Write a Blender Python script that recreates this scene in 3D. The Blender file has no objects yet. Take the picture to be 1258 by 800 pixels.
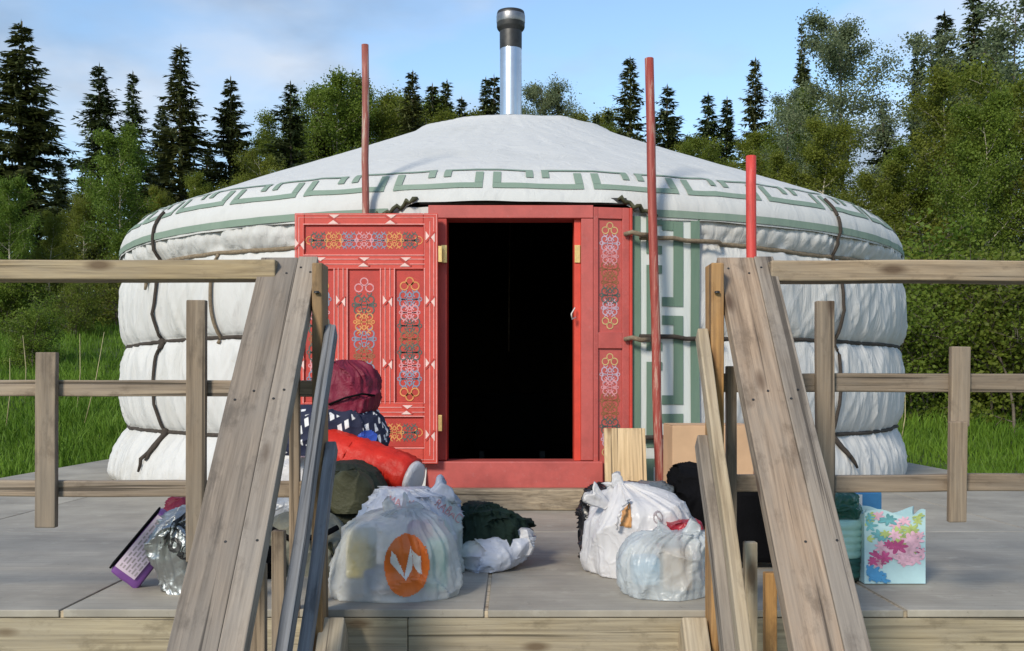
import bpy, bmesh, math, random
from mathutils import Vector, Matrix, noise, Euler
from mathutils.bvhtree import BVHTree

# ------------------------------------------------------------------ camera, sky, sun, exposure
scene = bpy.context.scene
COL = scene.collection
CH = 0.634            # camera height above the deck top (deck top is z = 0)
cam_data = bpy.data.cameras.new('camera')
cam_data.sensor_width = 36.0
cam_data.lens = 36.0 * 1300 / 1258
cam_data.shift_y = 78 / 1258
cam_data.clip_start = 0.05
cam_data.clip_end = 2000
cam = bpy.data.objects.new('camera', cam_data)
cam.location = (0, 0, CH)
cam.rotation_euler = (math.radians(90), 0, 0)
COL.objects.link(cam)
scene.camera = cam

SUN_EL, SUN_AZ = 31.0, 29.0          # elevation; azimuth measured from straight behind the camera towards the left
to_sun = Vector((-math.sin(math.radians(SUN_AZ)) * math.cos(math.radians(SUN_EL)),
                 -math.cos(math.radians(SUN_AZ)) * math.cos(math.radians(SUN_EL)),
                 math.sin(math.radians(SUN_EL))))
world = bpy.data.worlds.new('World')
scene.world = world
world.use_nodes = True
wt = world.node_tree
for n in list(wt.nodes):
    wt.nodes.remove(n)
w_out = wt.nodes.new('ShaderNodeOutputWorld')
w_bg = wt.nodes.new('ShaderNodeBackground')
w_sky = wt.nodes.new('ShaderNodeTexSky')
w_sky.sky_type = 'NISHITA'
w_sky.sun_disc = False
w_sky.sun_elevation = math.radians(SUN_EL)
w_sky.sun_rotation = math.atan2(to_sun.x, to_sun.y)
w_sky.altitude = 200
w_sky.air_density = 1.25
w_sky.dust_density = 0.0
w_sky.ozone_density = 3.2
w_bg.inputs['Strength'].default_value = 0.132
w_tc = wt.nodes.new('ShaderNodeTexCoord')
w_map = wt.nodes.new('ShaderNodeMapping')
w_map.inputs['Scale'].default_value = (1.0, 1.0, 2.3)
w_map.inputs['Location'].default_value = (2.8, 0.0, 0.0)
w_noise = wt.nodes.new('ShaderNodeTexNoise')
w_noise.inputs['Scale'].default_value = 2.1
w_noise.inputs['Detail'].default_value = 7
w_noise.inputs['Roughness'].default_value = 0.5
w_ramp = wt.nodes.new('ShaderNodeValToRGB')
w_ramp.color_ramp.elements[0].position = 0.45
w_ramp.color_ramp.elements[0].color = (0, 0, 0, 1)
w_ramp.color_ramp.elements[1].position = 0.63
w_ramp.color_ramp.elements[1].color = (0.92, 0.92, 0.92, 1)
w_mix = wt.nodes.new('ShaderNodeMix')
w_mix.data_type = 'RGBA'
w_mix.inputs[7].default_value = (2.7, 2.95, 3.3, 1)
w_noise2 = wt.nodes.new('ShaderNodeTexNoise')
w_noise2.inputs['Scale'].default_value = 5.0
w_noise2.inputs['Detail'].default_value = 5
w_ccol = wt.nodes.new('ShaderNodeValToRGB')
w_ccol.color_ramp.elements[0].position = 0.42
w_ccol.color_ramp.elements[0].color = (0.40, 0.45, 0.53, 1)
w_ccol.color_ramp.elements[1].position = 0.62
w_ccol.color_ramp.elements[1].color = (0.82, 0.87, 0.95, 1)
w_scale = wt.nodes.new('ShaderNodeVectorMath')
w_scale.operation = 'SCALE'
w_scale.inputs['Scale'].default_value = 4.6
L = wt.links.new
L(w_map.outputs[0], w_noise2.inputs['Vector'])
L(w_noise2.outputs[0], w_ccol.inputs[0])
L(w_ccol.outputs[0], w_scale.inputs[0])
L(w_scale.outputs[0], w_mix.inputs[7])
L(w_tc.outputs['Generated'], w_map.inputs['Vector'])
L(w_map.outputs[0], w_noise.inputs['Vector'])
L(w_noise.outputs[0], w_ramp.inputs[0])
L(w_ramp.outputs[0], w_mix.inputs[0])
L(w_sky.outputs[0], w_mix.inputs[6])
L(w_mix.outputs[2], w_bg.inputs['Color'])
L(w_bg.outputs[0], w_out.inputs[0])

sun_data = bpy.data.lights.new('sun', 'SUN')
sun_data.energy = 2.5
sun_data.angle = math.radians(13.0)
sun_data.color = (1.0, 0.91, 0.76)
sun = bpy.data.objects.new('sun', sun_data)
sun.rotation_euler = to_sun.to_track_quat('Z', 'Y').to_euler()
sun.location = to_sun * 60
COL.objects.link(sun)

scene.view_settings.view_transform = 'Standard'
scene.view_settings.look = 'None'
scene.view_settings.exposure = 0.6
scene.view_settings.gamma = 1.0
scene.view_settings.use_curve_mapping = False
scene.cycles.max_bounces = 6
scene.cycles.transparent_max_bounces = 8

# ------------------------------------------------------------------ helpers
F = 1300.0


def P(px, py, Y):
    """photo pixel at depth Y -> world point"""
    return Vector(((px - 629) * Y / F, Y, CH - (py - 478) * Y / F))


WM = {}


def put(o, parent=None, world=None):
    w = world if world is not None else Matrix.Identity(4)
    COL.objects.link(o)
    if parent is not None:
        o.parent = parent
        o.matrix_parent_inverse = WM[parent].inverted()
    o.matrix_basis = w
    WM[o] = w.copy()
    return o


def thing(name, label, cat, loc=(0, 0, 0), group=None):
    o = bpy.data.objects.new(name, None)
    o.empty_display_size = 0.1
    put(o, None, Matrix.Translation(Vector(loc)))
    return tag(o, label, cat, group)


def tag(o, label, cat, group=None):
    o['label'] = label
    o['category'] = cat
    if group:
        o['group'] = group
    return o


def mesh_obj(name, verts, faces, mats, parent=None, world=None, smooth=False, mi=None):
    me = bpy.data.meshes.new(name)
    me.from_pydata([tuple(v) for v in verts], [], faces)
    if not isinstance(mats, (list, tuple)):
        mats = [mats]
    for m in mats:
        me.materials.append(m)
    if smooth:
        me.polygons.foreach_set('use_smooth', [True] * len(me.polygons))
    if mi:
        me.polygons.foreach_set('material_index', mi)
    me.update()
    return put(bpy.data.objects.new(name, me), parent, world)


def bm_obj(name, bm, mats, parent=None, world=None, smooth=False):
    me = bpy.data.meshes.new(name)
    bm.normal_update()
    bm.to_mesh(me)
    bm.free()
    if not isinstance(mats, (list, tuple)):
        mats = [mats]
    for m in mats:
        me.materials.append(m)
    if smooth:
        me.polygons.foreach_set('use_smooth', [True] * len(me.polygons))
    return put(bpy.data.objects.new(name, me), parent, world)


def bm_box(bm, x0, x1, y0, y1, z0, z1, bevel=0.0):
    r = bmesh.ops.create_cube(bm, size=1.0)
    vs = r['verts']
    for v in vs:
        v.co = Vector(((x0 + x1) / 2 + v.co.x * (x1 - x0), (y0 + y1) / 2 + v.co.y * (y1 - y0),
                       (z0 + z1) / 2 + v.co.z * (z1 - z0)))
    if bevel > 0:
        es = list({e for v in vs for e in v.link_edges})
        bmesh.ops.bevel(bm, geom=es, offset=bevel, segments=2, affect='EDGES', profile=0.5)


def box_obj(name, x0, x1, y0, y1, z0, z1, mat, parent=None, bevel=0.004):
    bm = bmesh.new()
    c = Vector(((x0 + x1) / 2, (y0 + y1) / 2, (z0 + z1) / 2))
    bm_box(bm, x0 - c.x, x1 - c.x, y0 - c.y, y1 - c.y, z0 - c.z, z1 - c.z, bevel)
    return bm_obj(name, bm, mat, parent, Matrix.Translation(c))


def board(name, p0, p1, width, thick, normal, mat, parent=None, bevel=0.005, warp=0.0, seed=0):
    """a sawn board; local X along its length, local Y its width, local Z its thickness"""
    p0, p1 = Vector(p0), Vector(p1)
    ax = (p1 - p0)
    ln = ax.length
    ax.normalize()
    n = Vector(normal)
    n = (n - ax * n.dot(ax)).normalized()
    yv = n.cross(ax)
    bm = bmesh.new()
    bm_box(bm, -ln / 2, ln / 2, -width / 2, width / 2, -thick / 2, thick / 2, bevel)
    if warp > 0:
        long_e = [e for e in bm.edges if abs(e.verts[0].co.x - e.verts[1].co.x) > ln * 0.5]
        bmesh.ops.subdivide_edges(bm, edges=long_e, cuts=14, use_grid_fill=True)
        for v in bm.verts:
            t = v.co.x * 2.3 + seed * 7.1
            v.co.y += warp * noise.noise(Vector((t, seed, 0))) + 0.12 * warp * noise.noise(Vector((t * 9, v.co.y * 30, v.co.z * 30)))
            v.co.z += warp * noise.noise(Vector((t, seed, 5))) + 0.12 * warp * noise.noise(Vector((t * 9, v.co.y * 30, 9 + v.co.z * 30)))
    m = Matrix((ax, yv, n)).transposed().to_4x4()
    m.translation = (p0 + p1) / 2
    return bm_obj(name, bm, mat, parent, m)


def tube_data(pts, rad, seg=8, cap=True):
    vs, fs = [], []
    n = len(pts)
    pts = [Vector(p) for p in pts]
    for i, p in enumerate(pts):
        d = (pts[min(i + 1, n - 1)] - pts[max(i - 1, 0)])
        if d.length < 1e-9:
            d = Vector((0, 0, 1))
        d.normalize()
        up = Vector((0, 0, 1)) if abs(d.z) < 0.9 else Vector((0, 1, 0))
        a = d.cross(up).normalized()
        b = d.cross(a)
        r = rad[i] if isinstance(rad, (list, tuple)) else rad
        for k in range(seg):
            t = 2 * math.pi * k / seg
            vs.append(p + a * (math.cos(t) * r) + b * (math.sin(t) * r))
    for i in range(n - 1):
        for k in range(seg):
            k2 = (k + 1) % seg
            fs.append((i * seg + k, i * seg + k2, (i + 1) * seg + k2, (i + 1) * seg + k))
    if cap:
        fs.append(tuple(range(seg - 1, -1, -1)))
        fs.append(tuple((n - 1) * seg + k for k in range(seg)))
    return vs, fs


def tube_obj(name, pts, rad, mat, parent=None, seg=10):
    vs, fs = tube_data(pts, rad, seg)
    return mesh_obj(name, vs, fs, mat, parent, smooth=True)


def lathe_obj(name, prof, mat, parent=None, loc=(0, 0, 0), seg=40, smooth=True):
    vs, fs = [], []
    for r, z in prof:
        for k in range(seg):
            t = 2 * math.pi * k / seg
            vs.append((r * math.cos(t), r * math.sin(t), z))
    for i in range(len(prof) - 1):
        for k in range(seg):
            k2 = (k + 1) % seg
            fs.append((i * seg + k, i * seg + k2, (i + 1) * seg + k2, (i + 1) * seg + k))
    return mesh_obj(name, vs, fs, mat, parent, Matrix.Translation(Vector(loc)), smooth)


# ------------------------------------------------------------------ materials
class NT:
    def __init__(self, name):
        self.m = bpy.data.materials.new(name)
        self.m.use_nodes = True
        self.t = self.m.node_tree
        self.b = self.t.nodes['Principled BSDF']
        self.out = self.t.nodes['Material Output']

    def n(self, kind, **kw):
        nd = self.t.nodes.new('ShaderNode' + kind)
        for k, v in kw.items():
            if k.startswith('_'):
                setattr(nd, k[1:], v)
            else:
                nd.inputs[k.replace('_', ' ')].default_value = v
        return nd

    def l(self, a, b):
        self.t.links.new(a, b)

    def coords(self, scale=(1, 1, 1), random_shift=True, kind='Object'):
        tc = self.n('TexCoord')
        mp = self.n('Mapping')
        mp.inputs['Scale'].default_value = scale
        self.l(tc.outputs[kind], mp.inputs['Vector'])
        if random_shift:
            oi = self.n('ObjectInfo')
            mu = self.n('Math', _operation='MULTIPLY')
            mu.inputs[1].default_value = 37.0
            self.l(oi.outputs['Random'], mu.inputs[0])
            cb = self.n('CombineXYZ')
            self.l(mu.outputs[0], cb.inputs[0])
            self.l(mu.outputs[0], cb.inputs[1])
            self.l(cb.outputs[0], mp.inputs['Location'])
        return mp.outputs[0]

    def noise(self, vec, scale, detail=4, rough=0.5, dist=0.0):
        nz = self.n('TexNoise')
        nz.inputs['Scale'].default_value = scale
        nz.inputs['Detail'].default_value = detail
        nz.inputs['Roughness'].default_value = rough
        nz.inputs['Distortion'].default_value = dist
        self.l(vec, nz.inputs['Vector'])
        return nz.outputs[0]

    def ramp(self, fac, stops):
        r = self.n('ValToRGB')
        el = r.color_ramp.elements
        while len(el) < len(stops):
            el.new(0.5)
        for e, (p, c) in zip(el, stops):
            e.position = p
            e.color = (c[0], c[1], c[2], 1) if isinstance(c, (list, tuple)) else (c, c, c, 1)
        self.l(fac, r.inputs[0])
        return r.outputs[0]

    def mix(self, fac, a, b, mode='MIX'):
        m = self.n('Mix', _data_type='RGBA', _blend_type=mode)
        for idx, v in ((0, fac), (6, a), (7, b)):
            sock = m.inputs[idx]
            if isinstance(v, (int, float)):
                sock.default_value = v if idx == 0 else (v, v, v, 1)
            elif isinstance(v, (tuple, list)):
                sock.default_value = (v[0], v[1], v[2], 1)
            else:
                self.l(v, sock)
        return m.outputs[2]

    def bump(self, h, strength=0.3, dist=0.01):
        bp = self.n('Bump')
        bp.inputs['Strength'].default_value = strength
        bp.inputs['Distance'].default_value = dist
        self.l(h, bp.inputs['Height'])
        self.l(bp.outputs[0], self.b.inputs['Normal'])
        return bp


def mat_plain(name, col, rough=0.6, metal=0.0, var=0.15, scale=12.0, bump=0.15, bdist=0.004):
    k = NT(name)
    v = k.coords()
    nz = k.noise(v, scale, 5, 0.6)
    lo = [c * (1 - var) for c in col]
    hi = [min(1, c * (1 + var)) for c in col]
    k.l(k.ramp(nz, [(0.3, lo), (0.7, hi)]), k.b.inputs['Base Color'])
    k.b.inputs['Roughness'].default_value = rough
    k.b.inputs['Metallic'].default_value = metal
    if bump > 0:
        k.bump(k.noise(v, scale * 3, 4, 0.6), bump, bdist)
    return k.m


def mat_wood(name, dark, light, grey=(0.22, 0.21, 0.2), grey_amt=0.4, rough=0.75, knots=True, stretch=1.3):
    k = NT(name)
    v = k.coords((stretch, 22, 22))
    g1 = k.noise(v, 1.6, 8, 0.68, 0.8)
    vf = k.coords((stretch * 1.6, 95, 95))
    g2 = k.noise(vf, 1.3, 4, 0.6, 0.3)
    gm = k.mix(0.42, g1, g2)
    base = k.ramp(gm, [(0.36, [x * 0.72 for x in dark]), (0.5, [(a + b) / 2 for a, b in zip(dark, light)]), (0.63, [x * 1.06 for x in light])])
    vg = k.coords((1.6, 7, 7))
    wear = k.noise(vg, 1.5, 6, 0.65)
    base = k.mix(k.ramp(wear, [(0.4, 0.0), (0.62, grey_amt)]), base, grey)
    vst = k.coords((3.0, 6, 6))
    stain = k.noise(vst, 2.2, 7, 0.7)
    base = k.mix(k.ramp(stain, [(0.34, 0.55), (0.46, 0.0)]), base, [x * 0.6 for x in dark])
    # fine dark cracks along the grain
    v2 = k.coords((0.7, 60, 60))
    fine = k.noise(v2, 1.1, 3, 0.5)
    base = k.mix(k.ramp(fine, [(0.33, 0.8), (0.385, 0.0)]), base, [c * 0.25 for c in dark])
    if knots:
        v3 = k.coords((3.2, 9, 9))
        vo = k.n('TexVoronoi')
        vo.inputs['Scale'].default_value = 1.0
        k.l(v3, vo.inputs['Vector'])
        kn = k.ramp(vo.outputs['Distance'], [(0.07, 0.85), (0.17, 0.0)])
        base = k.mix(kn, base, [dark[0] * 0.45, dark[1] * 0.36, dark[2] * 0.3])
    oi = k.n('ObjectInfo')
    br = k.n('MapRange')
    br.inputs['To Min'].default_value = 0.82
    br.inputs['To Max'].default_value = 1.15
    k.l(oi.outputs['Random'], br.inputs[0])
    vm = k.n('VectorMath', _operation='SCALE')
    k.l(base, vm.inputs[0])
    k.l(br.outputs[0], vm.inputs['Scale'])
    k.l(vm.outputs[0], k.b.inputs['Base Color'])
    k.b.inputs['Roughness'].default_value = rough
    mixh = k.mix(0.5, gm, k.ramp(fine, [(0.33, 0.0), (0.4, 1.0)]))
    k.bump(mixh, 0.7, 0.004)
    return k.m


M = {}
M['wood_rail'] = mat_wood('weathered_rail_wood', (0.14, 0.1, 0.068), (0.31, 0.238, 0.168), (0.235, 0.2, 0.163), 0.5)
M['wood_top'] = mat_wood('yellow_rail_wood', (0.23, 0.165, 0.09), (0.45, 0.345, 0.2), (0.3, 0.27, 0.22), 0.35)
M['wood_hand'] = mat_wood('worn_handrail_wood', (0.17, 0.115, 0.075), (0.39, 0.285, 0.2), (0.29, 0.245, 0.2), 0.55)
M['wood_hand_grey'] = mat_wood('grey_brown_handrail_wood', (0.125, 0.1, 0.08), (0.29, 0.235, 0.185), (0.22, 0.195, 0.17), 0.6)
M['wood_grey'] = mat_wood('grey_handrail_wood', (0.145, 0.115, 0.09), (0.31, 0.26, 0.21), (0.235, 0.21, 0.185), 0.6)
M['wood_blue'] = mat_wood('blue_grey_wood', (0.11, 0.115, 0.13), (0.24, 0.255, 0.285), (0.22, 0.21, 0.2), 0.5, 0.9)
M['wood_orange'] = mat_wood('orange_stained_post_wood', (0.24, 0.12, 0.04), (0.5, 0.27, 0.09), (0.3, 0.23, 0.15), 0.3)
M['wood_post_shaded'] = mat_wood('shaded_post_wood', (0.13, 0.075, 0.03), (0.34, 0.2, 0.085), (0.2, 0.16, 0.11), 0.4)  # darker tone for the left post, its shaded side painted into the wood
M['wood_tan'] = mat_wood('tan_rail_wood', (0.15, 0.105, 0.065), (0.33, 0.25, 0.165), (0.24, 0.21, 0.17), 0.4)
M['wood_pale'] = mat_wood('pale_pine_wood', (0.33, 0.25, 0.16), (0.55, 0.45, 0.31), (0.4, 0.37, 0.32), 0.3)
M['wood_fascia'] = mat_wood('pressure_treated_wood', (0.25, 0.2, 0.125), (0.42, 0.355, 0.24), (0.33, 0.3, 0.245), 0.4, stretch=0.9)
M['wood_light'] = mat_wood('light_plank_wood', (0.42, 0.29, 0.15), (0.62, 0.46, 0.27), (0.5, 0.4, 0.28), 0.2)
M['wood_step'] = mat_wood('dirty_sill_wood', (0.13, 0.095, 0.06), (0.36, 0.29, 0.2), (0.22, 0.19, 0.15), 0.5, stretch=4)

# deck sheets
k = NT('grey_deck_sheet')
v = k.coords((1, 1, 1))
a1 = k.noise(v, 2.2, 6, 0.6)
v2 = k.coords((2.0, 60, 1))
a2 = k.noise(v2, 1.4, 4, 0.6)
c = k.ramp(a1, [(0.35, (0.26, 0.235, 0.195)), (0.65, (0.4, 0.365, 0.305))])
c = k.mix(k.ramp(a2, [(0.35, 0.35), (0.6, 0.0)]), c, (0.16, 0.155, 0.145))
a3 = k.noise(k.coords((1, 1, 1)), 9, 8, 0.7)
c = k.mix(k.ramp(a3, [(0.56, 0.0), (0.66, 0.4)]), c, (0.44, 0.41, 0.35))
a4 = k.noise(k.coords((1, 1, 1)), 26, 6, 0.75)
c = k.mix(k.ramp(a4, [(0.3, 0.6), (0.38, 0.0)]), c, (0.11, 0.095, 0.075))
k.l(c, k.b.inputs['Base Color'])
k.b.inputs['Roughness'].default_value = 0.72
k.bump(k.mix(0.5, a2, a3), 0.35, 0.003)
M['deck'] = k.m


def mat_cloth(name, col, dirt=(0.5, 0.47, 0.42), dirt_amt=0.25, wr=0.35, hem=False):
    k = NT(name)
    v = k.coords((1, 1, 1), False)
    d = k.noise(v, 1.7, 8, 0.65)
    cc = k.mix(k.ramp(d, [(0.5, 0.0), (0.78, dirt_amt)]), col, dirt)
    vs = k.coords((3.5, 3.5, 0.7), False)
    st = k.noise(vs, 3.0, 6, 0.6)
    cc = k.mix(k.ramp(st, [(0.55, 0.0), (0.75, dirt_amt * 0.8)]), cc, [x * 0.75 for x in col])
    if hem:
        tc = k.n('TexCoord')
        sx = k.n('SeparateXYZ')
        k.l(tc.outputs['Object'], sx.inputs[0])
        hn = k.noise(v, 4.5, 6, 0.65)
        ad = k.n('Math', _operation='MULTIPLY_ADD')
        ad.inputs[1].default_value = 0.5
        k.l(hn, ad.inputs[0])
        k.l(sx.outputs[2], ad.inputs[2])
        cc = k.mix(k.ramp(ad.outputs[0], [(0.2, 0.5), (0.4, 0.0)]), cc, (0.3, 0.27, 0.21))
        vn = k.n('TexVoronoi')
        vn.inputs['Scale'].default_value = 2.6
        k.l(v, vn.inputs['Vector'])
        sp = k.noise(v, 3.2, 8, 0.7)
        cc = k.mix(k.ramp(sp, [(0.6, 0.0), (0.68, 0.3)]), cc, (0.36, 0.34, 0.28))
    k.l(cc, k.b.inputs['Base Color'])
    k.b.inputs['Roughness'].default_value = 0.85
    vw = k.coords((7, 7, 1.6), False)
    w = k.noise(vw, 1.3, 5, 0.55, 0.8)
    w2 = k.noise(v, 160, 2, 0.5)
    k.bump(k.mix(0.02, w, w2), wr, 0.03)
    return k.m


M['canvas'] = mat_cloth('white_canvas', (0.54, 0.54, 0.535), (0.4, 0.375, 0.32), 0.4, 0.8, True)
M['roof'] = mat_cloth('roof_canvas', (0.53, 0.535, 0.53), (0.4, 0.4, 0.37), 0.4, 0.4)
M['trim'] = mat_cloth('green_applique', (0.185, 0.255, 0.205), (0.3, 0.36, 0.31), 0.4, 0.2)
M['trim_dark'] = mat_cloth('bottle_green_applique', (0.135, 0.215, 0.16), (0.22, 0.28, 0.23), 0.35, 0.2)
M['trim_white'] = mat_cloth('white_applique', (0.6, 0.64, 0.62), (0.45, 0.47, 0.45), 0.2, 0.2)
M['lining'] = mat_plain('shade_dark_felt_lining', (0.045, 0.034, 0.028), 0.95)  # darkness of the unlit interior put into the felt colour
M['rope'] = mat_plain('dark_rope', (0.045, 0.035, 0.028), 0.9, 0, 0.3, 60, 0.6, 0.004)
M['rope_brown'] = mat_plain('brown_rope', (0.2, 0.155, 0.105), 0.9, 0, 0.3, 60, 0.6, 0.004)


def mat_paint(name, col, chip=(0.35, 0.16, 0.12), amt=0.22, rough=0.5):
    k = NT(name)
    v = k.coords((1, 1, 1))
    a = k.noise(v, 6, 9, 0.75)
    a2 = k.noise(v, 38, 5, 0.7)
    cc = k.mix(k.ramp(a, [(0.36, 0.45), (0.56, 0.0)]), col, [x * 0.55 for x in col])
    cc = k.mix(k.ramp(a2, [(0.58, 0.0), (0.68, amt)]), cc, chip)
    k.l(cc, k.b.inputs['Base Color'])
    k.b.inputs['Roughness'].default_value = rough
    k.bump(k.noise(k.coords((4, 4, 30)), 2, 4, 0.6), 0.2, 0.002)
    return k.m


M['red'] = mat_paint('red_paint', (0.56, 0.056, 0.036), (0.4, 0.12, 0.1))
M['red_panel'] = mat_paint('deep_red_panel_paint', (0.46, 0.036, 0.024), (0.35, 0.08, 0.07))
M['red_frame'] = mat_paint('faded_red_paint', (0.46, 0.088, 0.076), (0.45, 0.2, 0.2))
M['red_jamb_lit'] = mat_paint('sunlit_red_jamb_paint', (0.62, 0.055, 0.03), (0.5, 0.12, 0.08))  # brighter red: sunlight on the reveal put into the colour
M['pink'] = mat_plain('pink_line_paint', (0.68, 0.26, 0.24), 0.6, 0, 0.2, 40, 0)
M['white_tri'] = mat_plain('white_knot_paint', (0.72, 0.5, 0.46), 0.6, 0, 0.1, 40, 0)
M['o_orange'] = mat_plain('orange_ornament_paint', (0.58, 0.24, 0.07), 0.6, 0, 0.2, 40, 0)
M['o_blue'] = mat_plain('blue_ornament_paint', (0.2, 0.22, 0.3), 0.6, 0, 0.2, 40, 0)
M['o_pink'] = mat_plain('pink_ornament_paint', (0.58, 0.25, 0.27), 0.6, 0, 0.2, 40, 0)
M['o_dark'] = mat_plain('dark_green_ornament_paint', (0.07, 0.09, 0.08), 0.6, 0, 0.2, 40, 0)
M['o_brown'] = mat_plain('brown_ornament_paint', (0.25, 0.1, 0.04), 0.6, 0, 0.2, 40, 0)
M['o_yellow'] = mat_plain('yellow_ornament_paint', (0.52, 0.36, 0.16), 0.6, 0, 0.2, 40, 0)
M['o_lilac'] = mat_plain('lilac_ornament_paint', (0.46, 0.34, 0.42), 0.6, 0, 0.2, 40, 0)
M['brass'] = mat_plain('brass', (0.75, 0.5, 0.2), 0.35, 0.8, 0.15, 30, 0.1)
M['steel'] = mat_plain('stainless_pipe_steel', (0.62, 0.63, 0.65), 0.28, 1.0, 0.1, 6, 0.08)
M['soot'] = mat_plain('soot_blackened_steel', (0.05, 0.05, 0.05), 0.5, 0.7, 0.4, 8, 0.2)
def mat_pole(name, col, chip, amt, lo):
    k = NT(name)
    v = k.coords((45, 45, 3.5))
    a = k.noise(v, 1.2, 7, 0.7, 0.5)
    cc = k.mix(k.ramp(a, [(0.38, 0.5), (0.5, 0.0)]), col, [x * 0.45 for x in col])
    cc = k.mix(k.ramp(a, [(lo, 0.0), (lo + 0.07, amt)]), cc, chip)
    k.l(cc, k.b.inputs['Base Color'])
    k.b.inputs['Roughness'].default_value = 0.55
    k.bump(a, 0.5, 0.003)
    return k.m


M['pole'] = mat_pole('worn_red_pole_paint', (0.3, 0.05, 0.035), (0.42, 0.26, 0.2), 0.8, 0.53)
M['pole_pale'] = mat_pole('bleached_pole_paint', (0.3, 0.085, 0.065), (0.44, 0.33, 0.27), 0.9, 0.52)
M['pole_red'] = mat_pole('bright_red_pole_paint', (0.55, 0.05, 0.04), (0.5, 0.18, 0.14), 0.6, 0.58)


def mat_leaf(name, dark, light, trans=0.35, rough=0.55, scale=0.9):
    k = NT(name)
    v = k.coords((1, 1, 1))
    a = k.noise(v, scale, 3, 0.6)
    b = k.noise(v, scale * 9, 2, 0.5)
    col = k.mix(k.ramp(a, [(0.35, 0.0), (0.65, 1.0)]), dark, light)
    col = k.mix(k.ramp(b, [(0.35, 0.45), (0.6, 0.0)]), col, [x * 0.45 for x in dark])
    oi = k.n('ObjectInfo')
    hs = k.n('HueSaturation')
    mr = k.n('MapRange')
    mr.inputs['To Min'].default_value = 0.485
    mr.inputs['To Max'].default_value = 0.515
    k.l(oi.outputs['Random'], mr.inputs[0])
    k.l(mr.outputs[0], hs.inputs['Hue'])
    k.l(col, hs.inputs['Color'])
    col = hs.outputs[0]
    k.l(col, k.b.inputs['Base Color'])
    k.b.inputs['Roughness'].default_value = rough
    k.b.inputs['Specular IOR Level'].default_value = 0.25
    tr = k.n('BsdfTranslucent')
    k.l(col, tr.inputs[0])
    ms = k.n('MixShader')
    ms.inputs[0].default_value = trans
    k.l(k.b.outputs[0], ms.inputs[1])
    k.l(tr.outputs[0], ms.inputs[2])
    k.l(ms.outputs[0], k.out.inputs[0])
    return k.m


M['spruce'] = mat_leaf('spruce_needles', (0.042, 0.062, 0.022), (0.1, 0.13, 0.042), 0.22)
M['spruce2'] = mat_leaf('olive_spruce_needles', (0.055, 0.072, 0.022), (0.12, 0.14, 0.042), 0.24)
M['birch'] = mat_leaf('fresh_birch_leaves', (0.125, 0.18, 0.024), (0.21, 0.285, 0.042), 0.5)
M['birch2'] = mat_leaf('olive_birch_leaves', (0.135, 0.168, 0.022), (0.23, 0.268, 0.04), 0.5)
M['aspen'] = mat_leaf('pale_aspen_leaves', (0.15, 0.2, 0.1), (0.23, 0.285, 0.15), 0.45)
M['bush'] = mat_leaf('bush_leaves', (0.125, 0.185, 0.022), (0.21, 0.28, 0.04), 0.5)
M['grass'] = mat_leaf('meadow_grass', (0.095, 0.18, 0.014), (0.17, 0.28, 0.03), 0.35, 0.6, 0.7)
M['dry'] = mat_plain('dry_straw', (0.42, 0.36, 0.2), 0.8)
M['bark'] = mat_plain('grey_brown_bark', (0.11, 0.09, 0.07), 0.9, 0, 0.35, 8, 0.6, 0.02)
M['bark_pale'] = mat_plain('pale_birch_bark', (0.4, 0.37, 0.3), 0.8, 0, 0.35, 5, 0.4, 0.02)
M['soil'] = mat_plain('grassy_soil', (0.045, 0.07, 0.015), 0.95, 0, 0.4, 2.0, 0.6, 0.05)


def mat_film(name, col, tint=None, tint_amt=0.5, trans=0.3, rough=0.32, bump=0.5, tscale=6.0, clear=0.0):
    """thin plastic carrier-bag film; pale goods show faintly through"""
    k = NT(name)
    v = k.coords((1, 1, 1), False)
    base = k.n('RGB')
    base.outputs[0].default_value = (*col, 1)
    cc = base.outputs[0]
    if tint:
        for i, t in enumerate(tint):
            mp = k.coords((1, 1, 1), False)
            mpn = k.t.nodes[-1]
            mpn.inputs['Location'].default_value = (i * 3.7 + 1.1, i * 1.9, i * 2.3)
            a = k.noise(mp, tscale, 1, 0.4)
            cc = k.mix(k.ramp(a, [(0.56, 0.0), (0.66, tint_amt)]), cc, t)
    k.l(cc, k.b.inputs['Base Color'])
    k.b.inputs['Roughness'].default_value = rough
    vo = k.n('TexVoronoi', _feature='DISTANCE_TO_EDGE')
    vo.inputs['Scale'].default_value = 16
    nz = k.n('TexNoise')
    nz.inputs['Scale'].default_value = 7
    nz.inputs['Detail'].default_value = 4
    k.l(v, nz.inputs['Vector'])
    wv = k.mix(0.25, v, nz.outputs['Color'])
    k.l(wv, vo.inputs['Vector'])
    h = k.mix(0.4, k.ramp(vo.outputs['Distance'], [(0.0, 1.0), (0.16, 0.0)]), nz.outputs[0])
    k.bump(h, bump, 0.008)
    tr = k.n('BsdfTranslucent')
    k.l(cc, tr.inputs[0])
    ms = k.n('MixShader')
    ms.inputs[0].default_value = trans
    k.l(k.b.outputs[0], ms.inputs[1])
    k.l(tr.outputs[0], ms.inputs[2])
    if clear > 0:
        tp = k.n('BsdfTransparent')
        m2 = k.n('MixShader')
        # thin spots, less film where it is stretched over the goods
        k.l(k.ramp(nz.outputs[0], [(0.35, clear * 0.4), (0.6, clear)]), m2.inputs[0])
        k.l(ms.outputs[0], m2.inputs[1])
        k.l(tp.outputs[0], m2.inputs[2])
        k.l(m2.outputs[0], k.out.inputs[0])
    else:
        k.l(ms.outputs[0], k.out.inputs[0])
    return k.m


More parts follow.
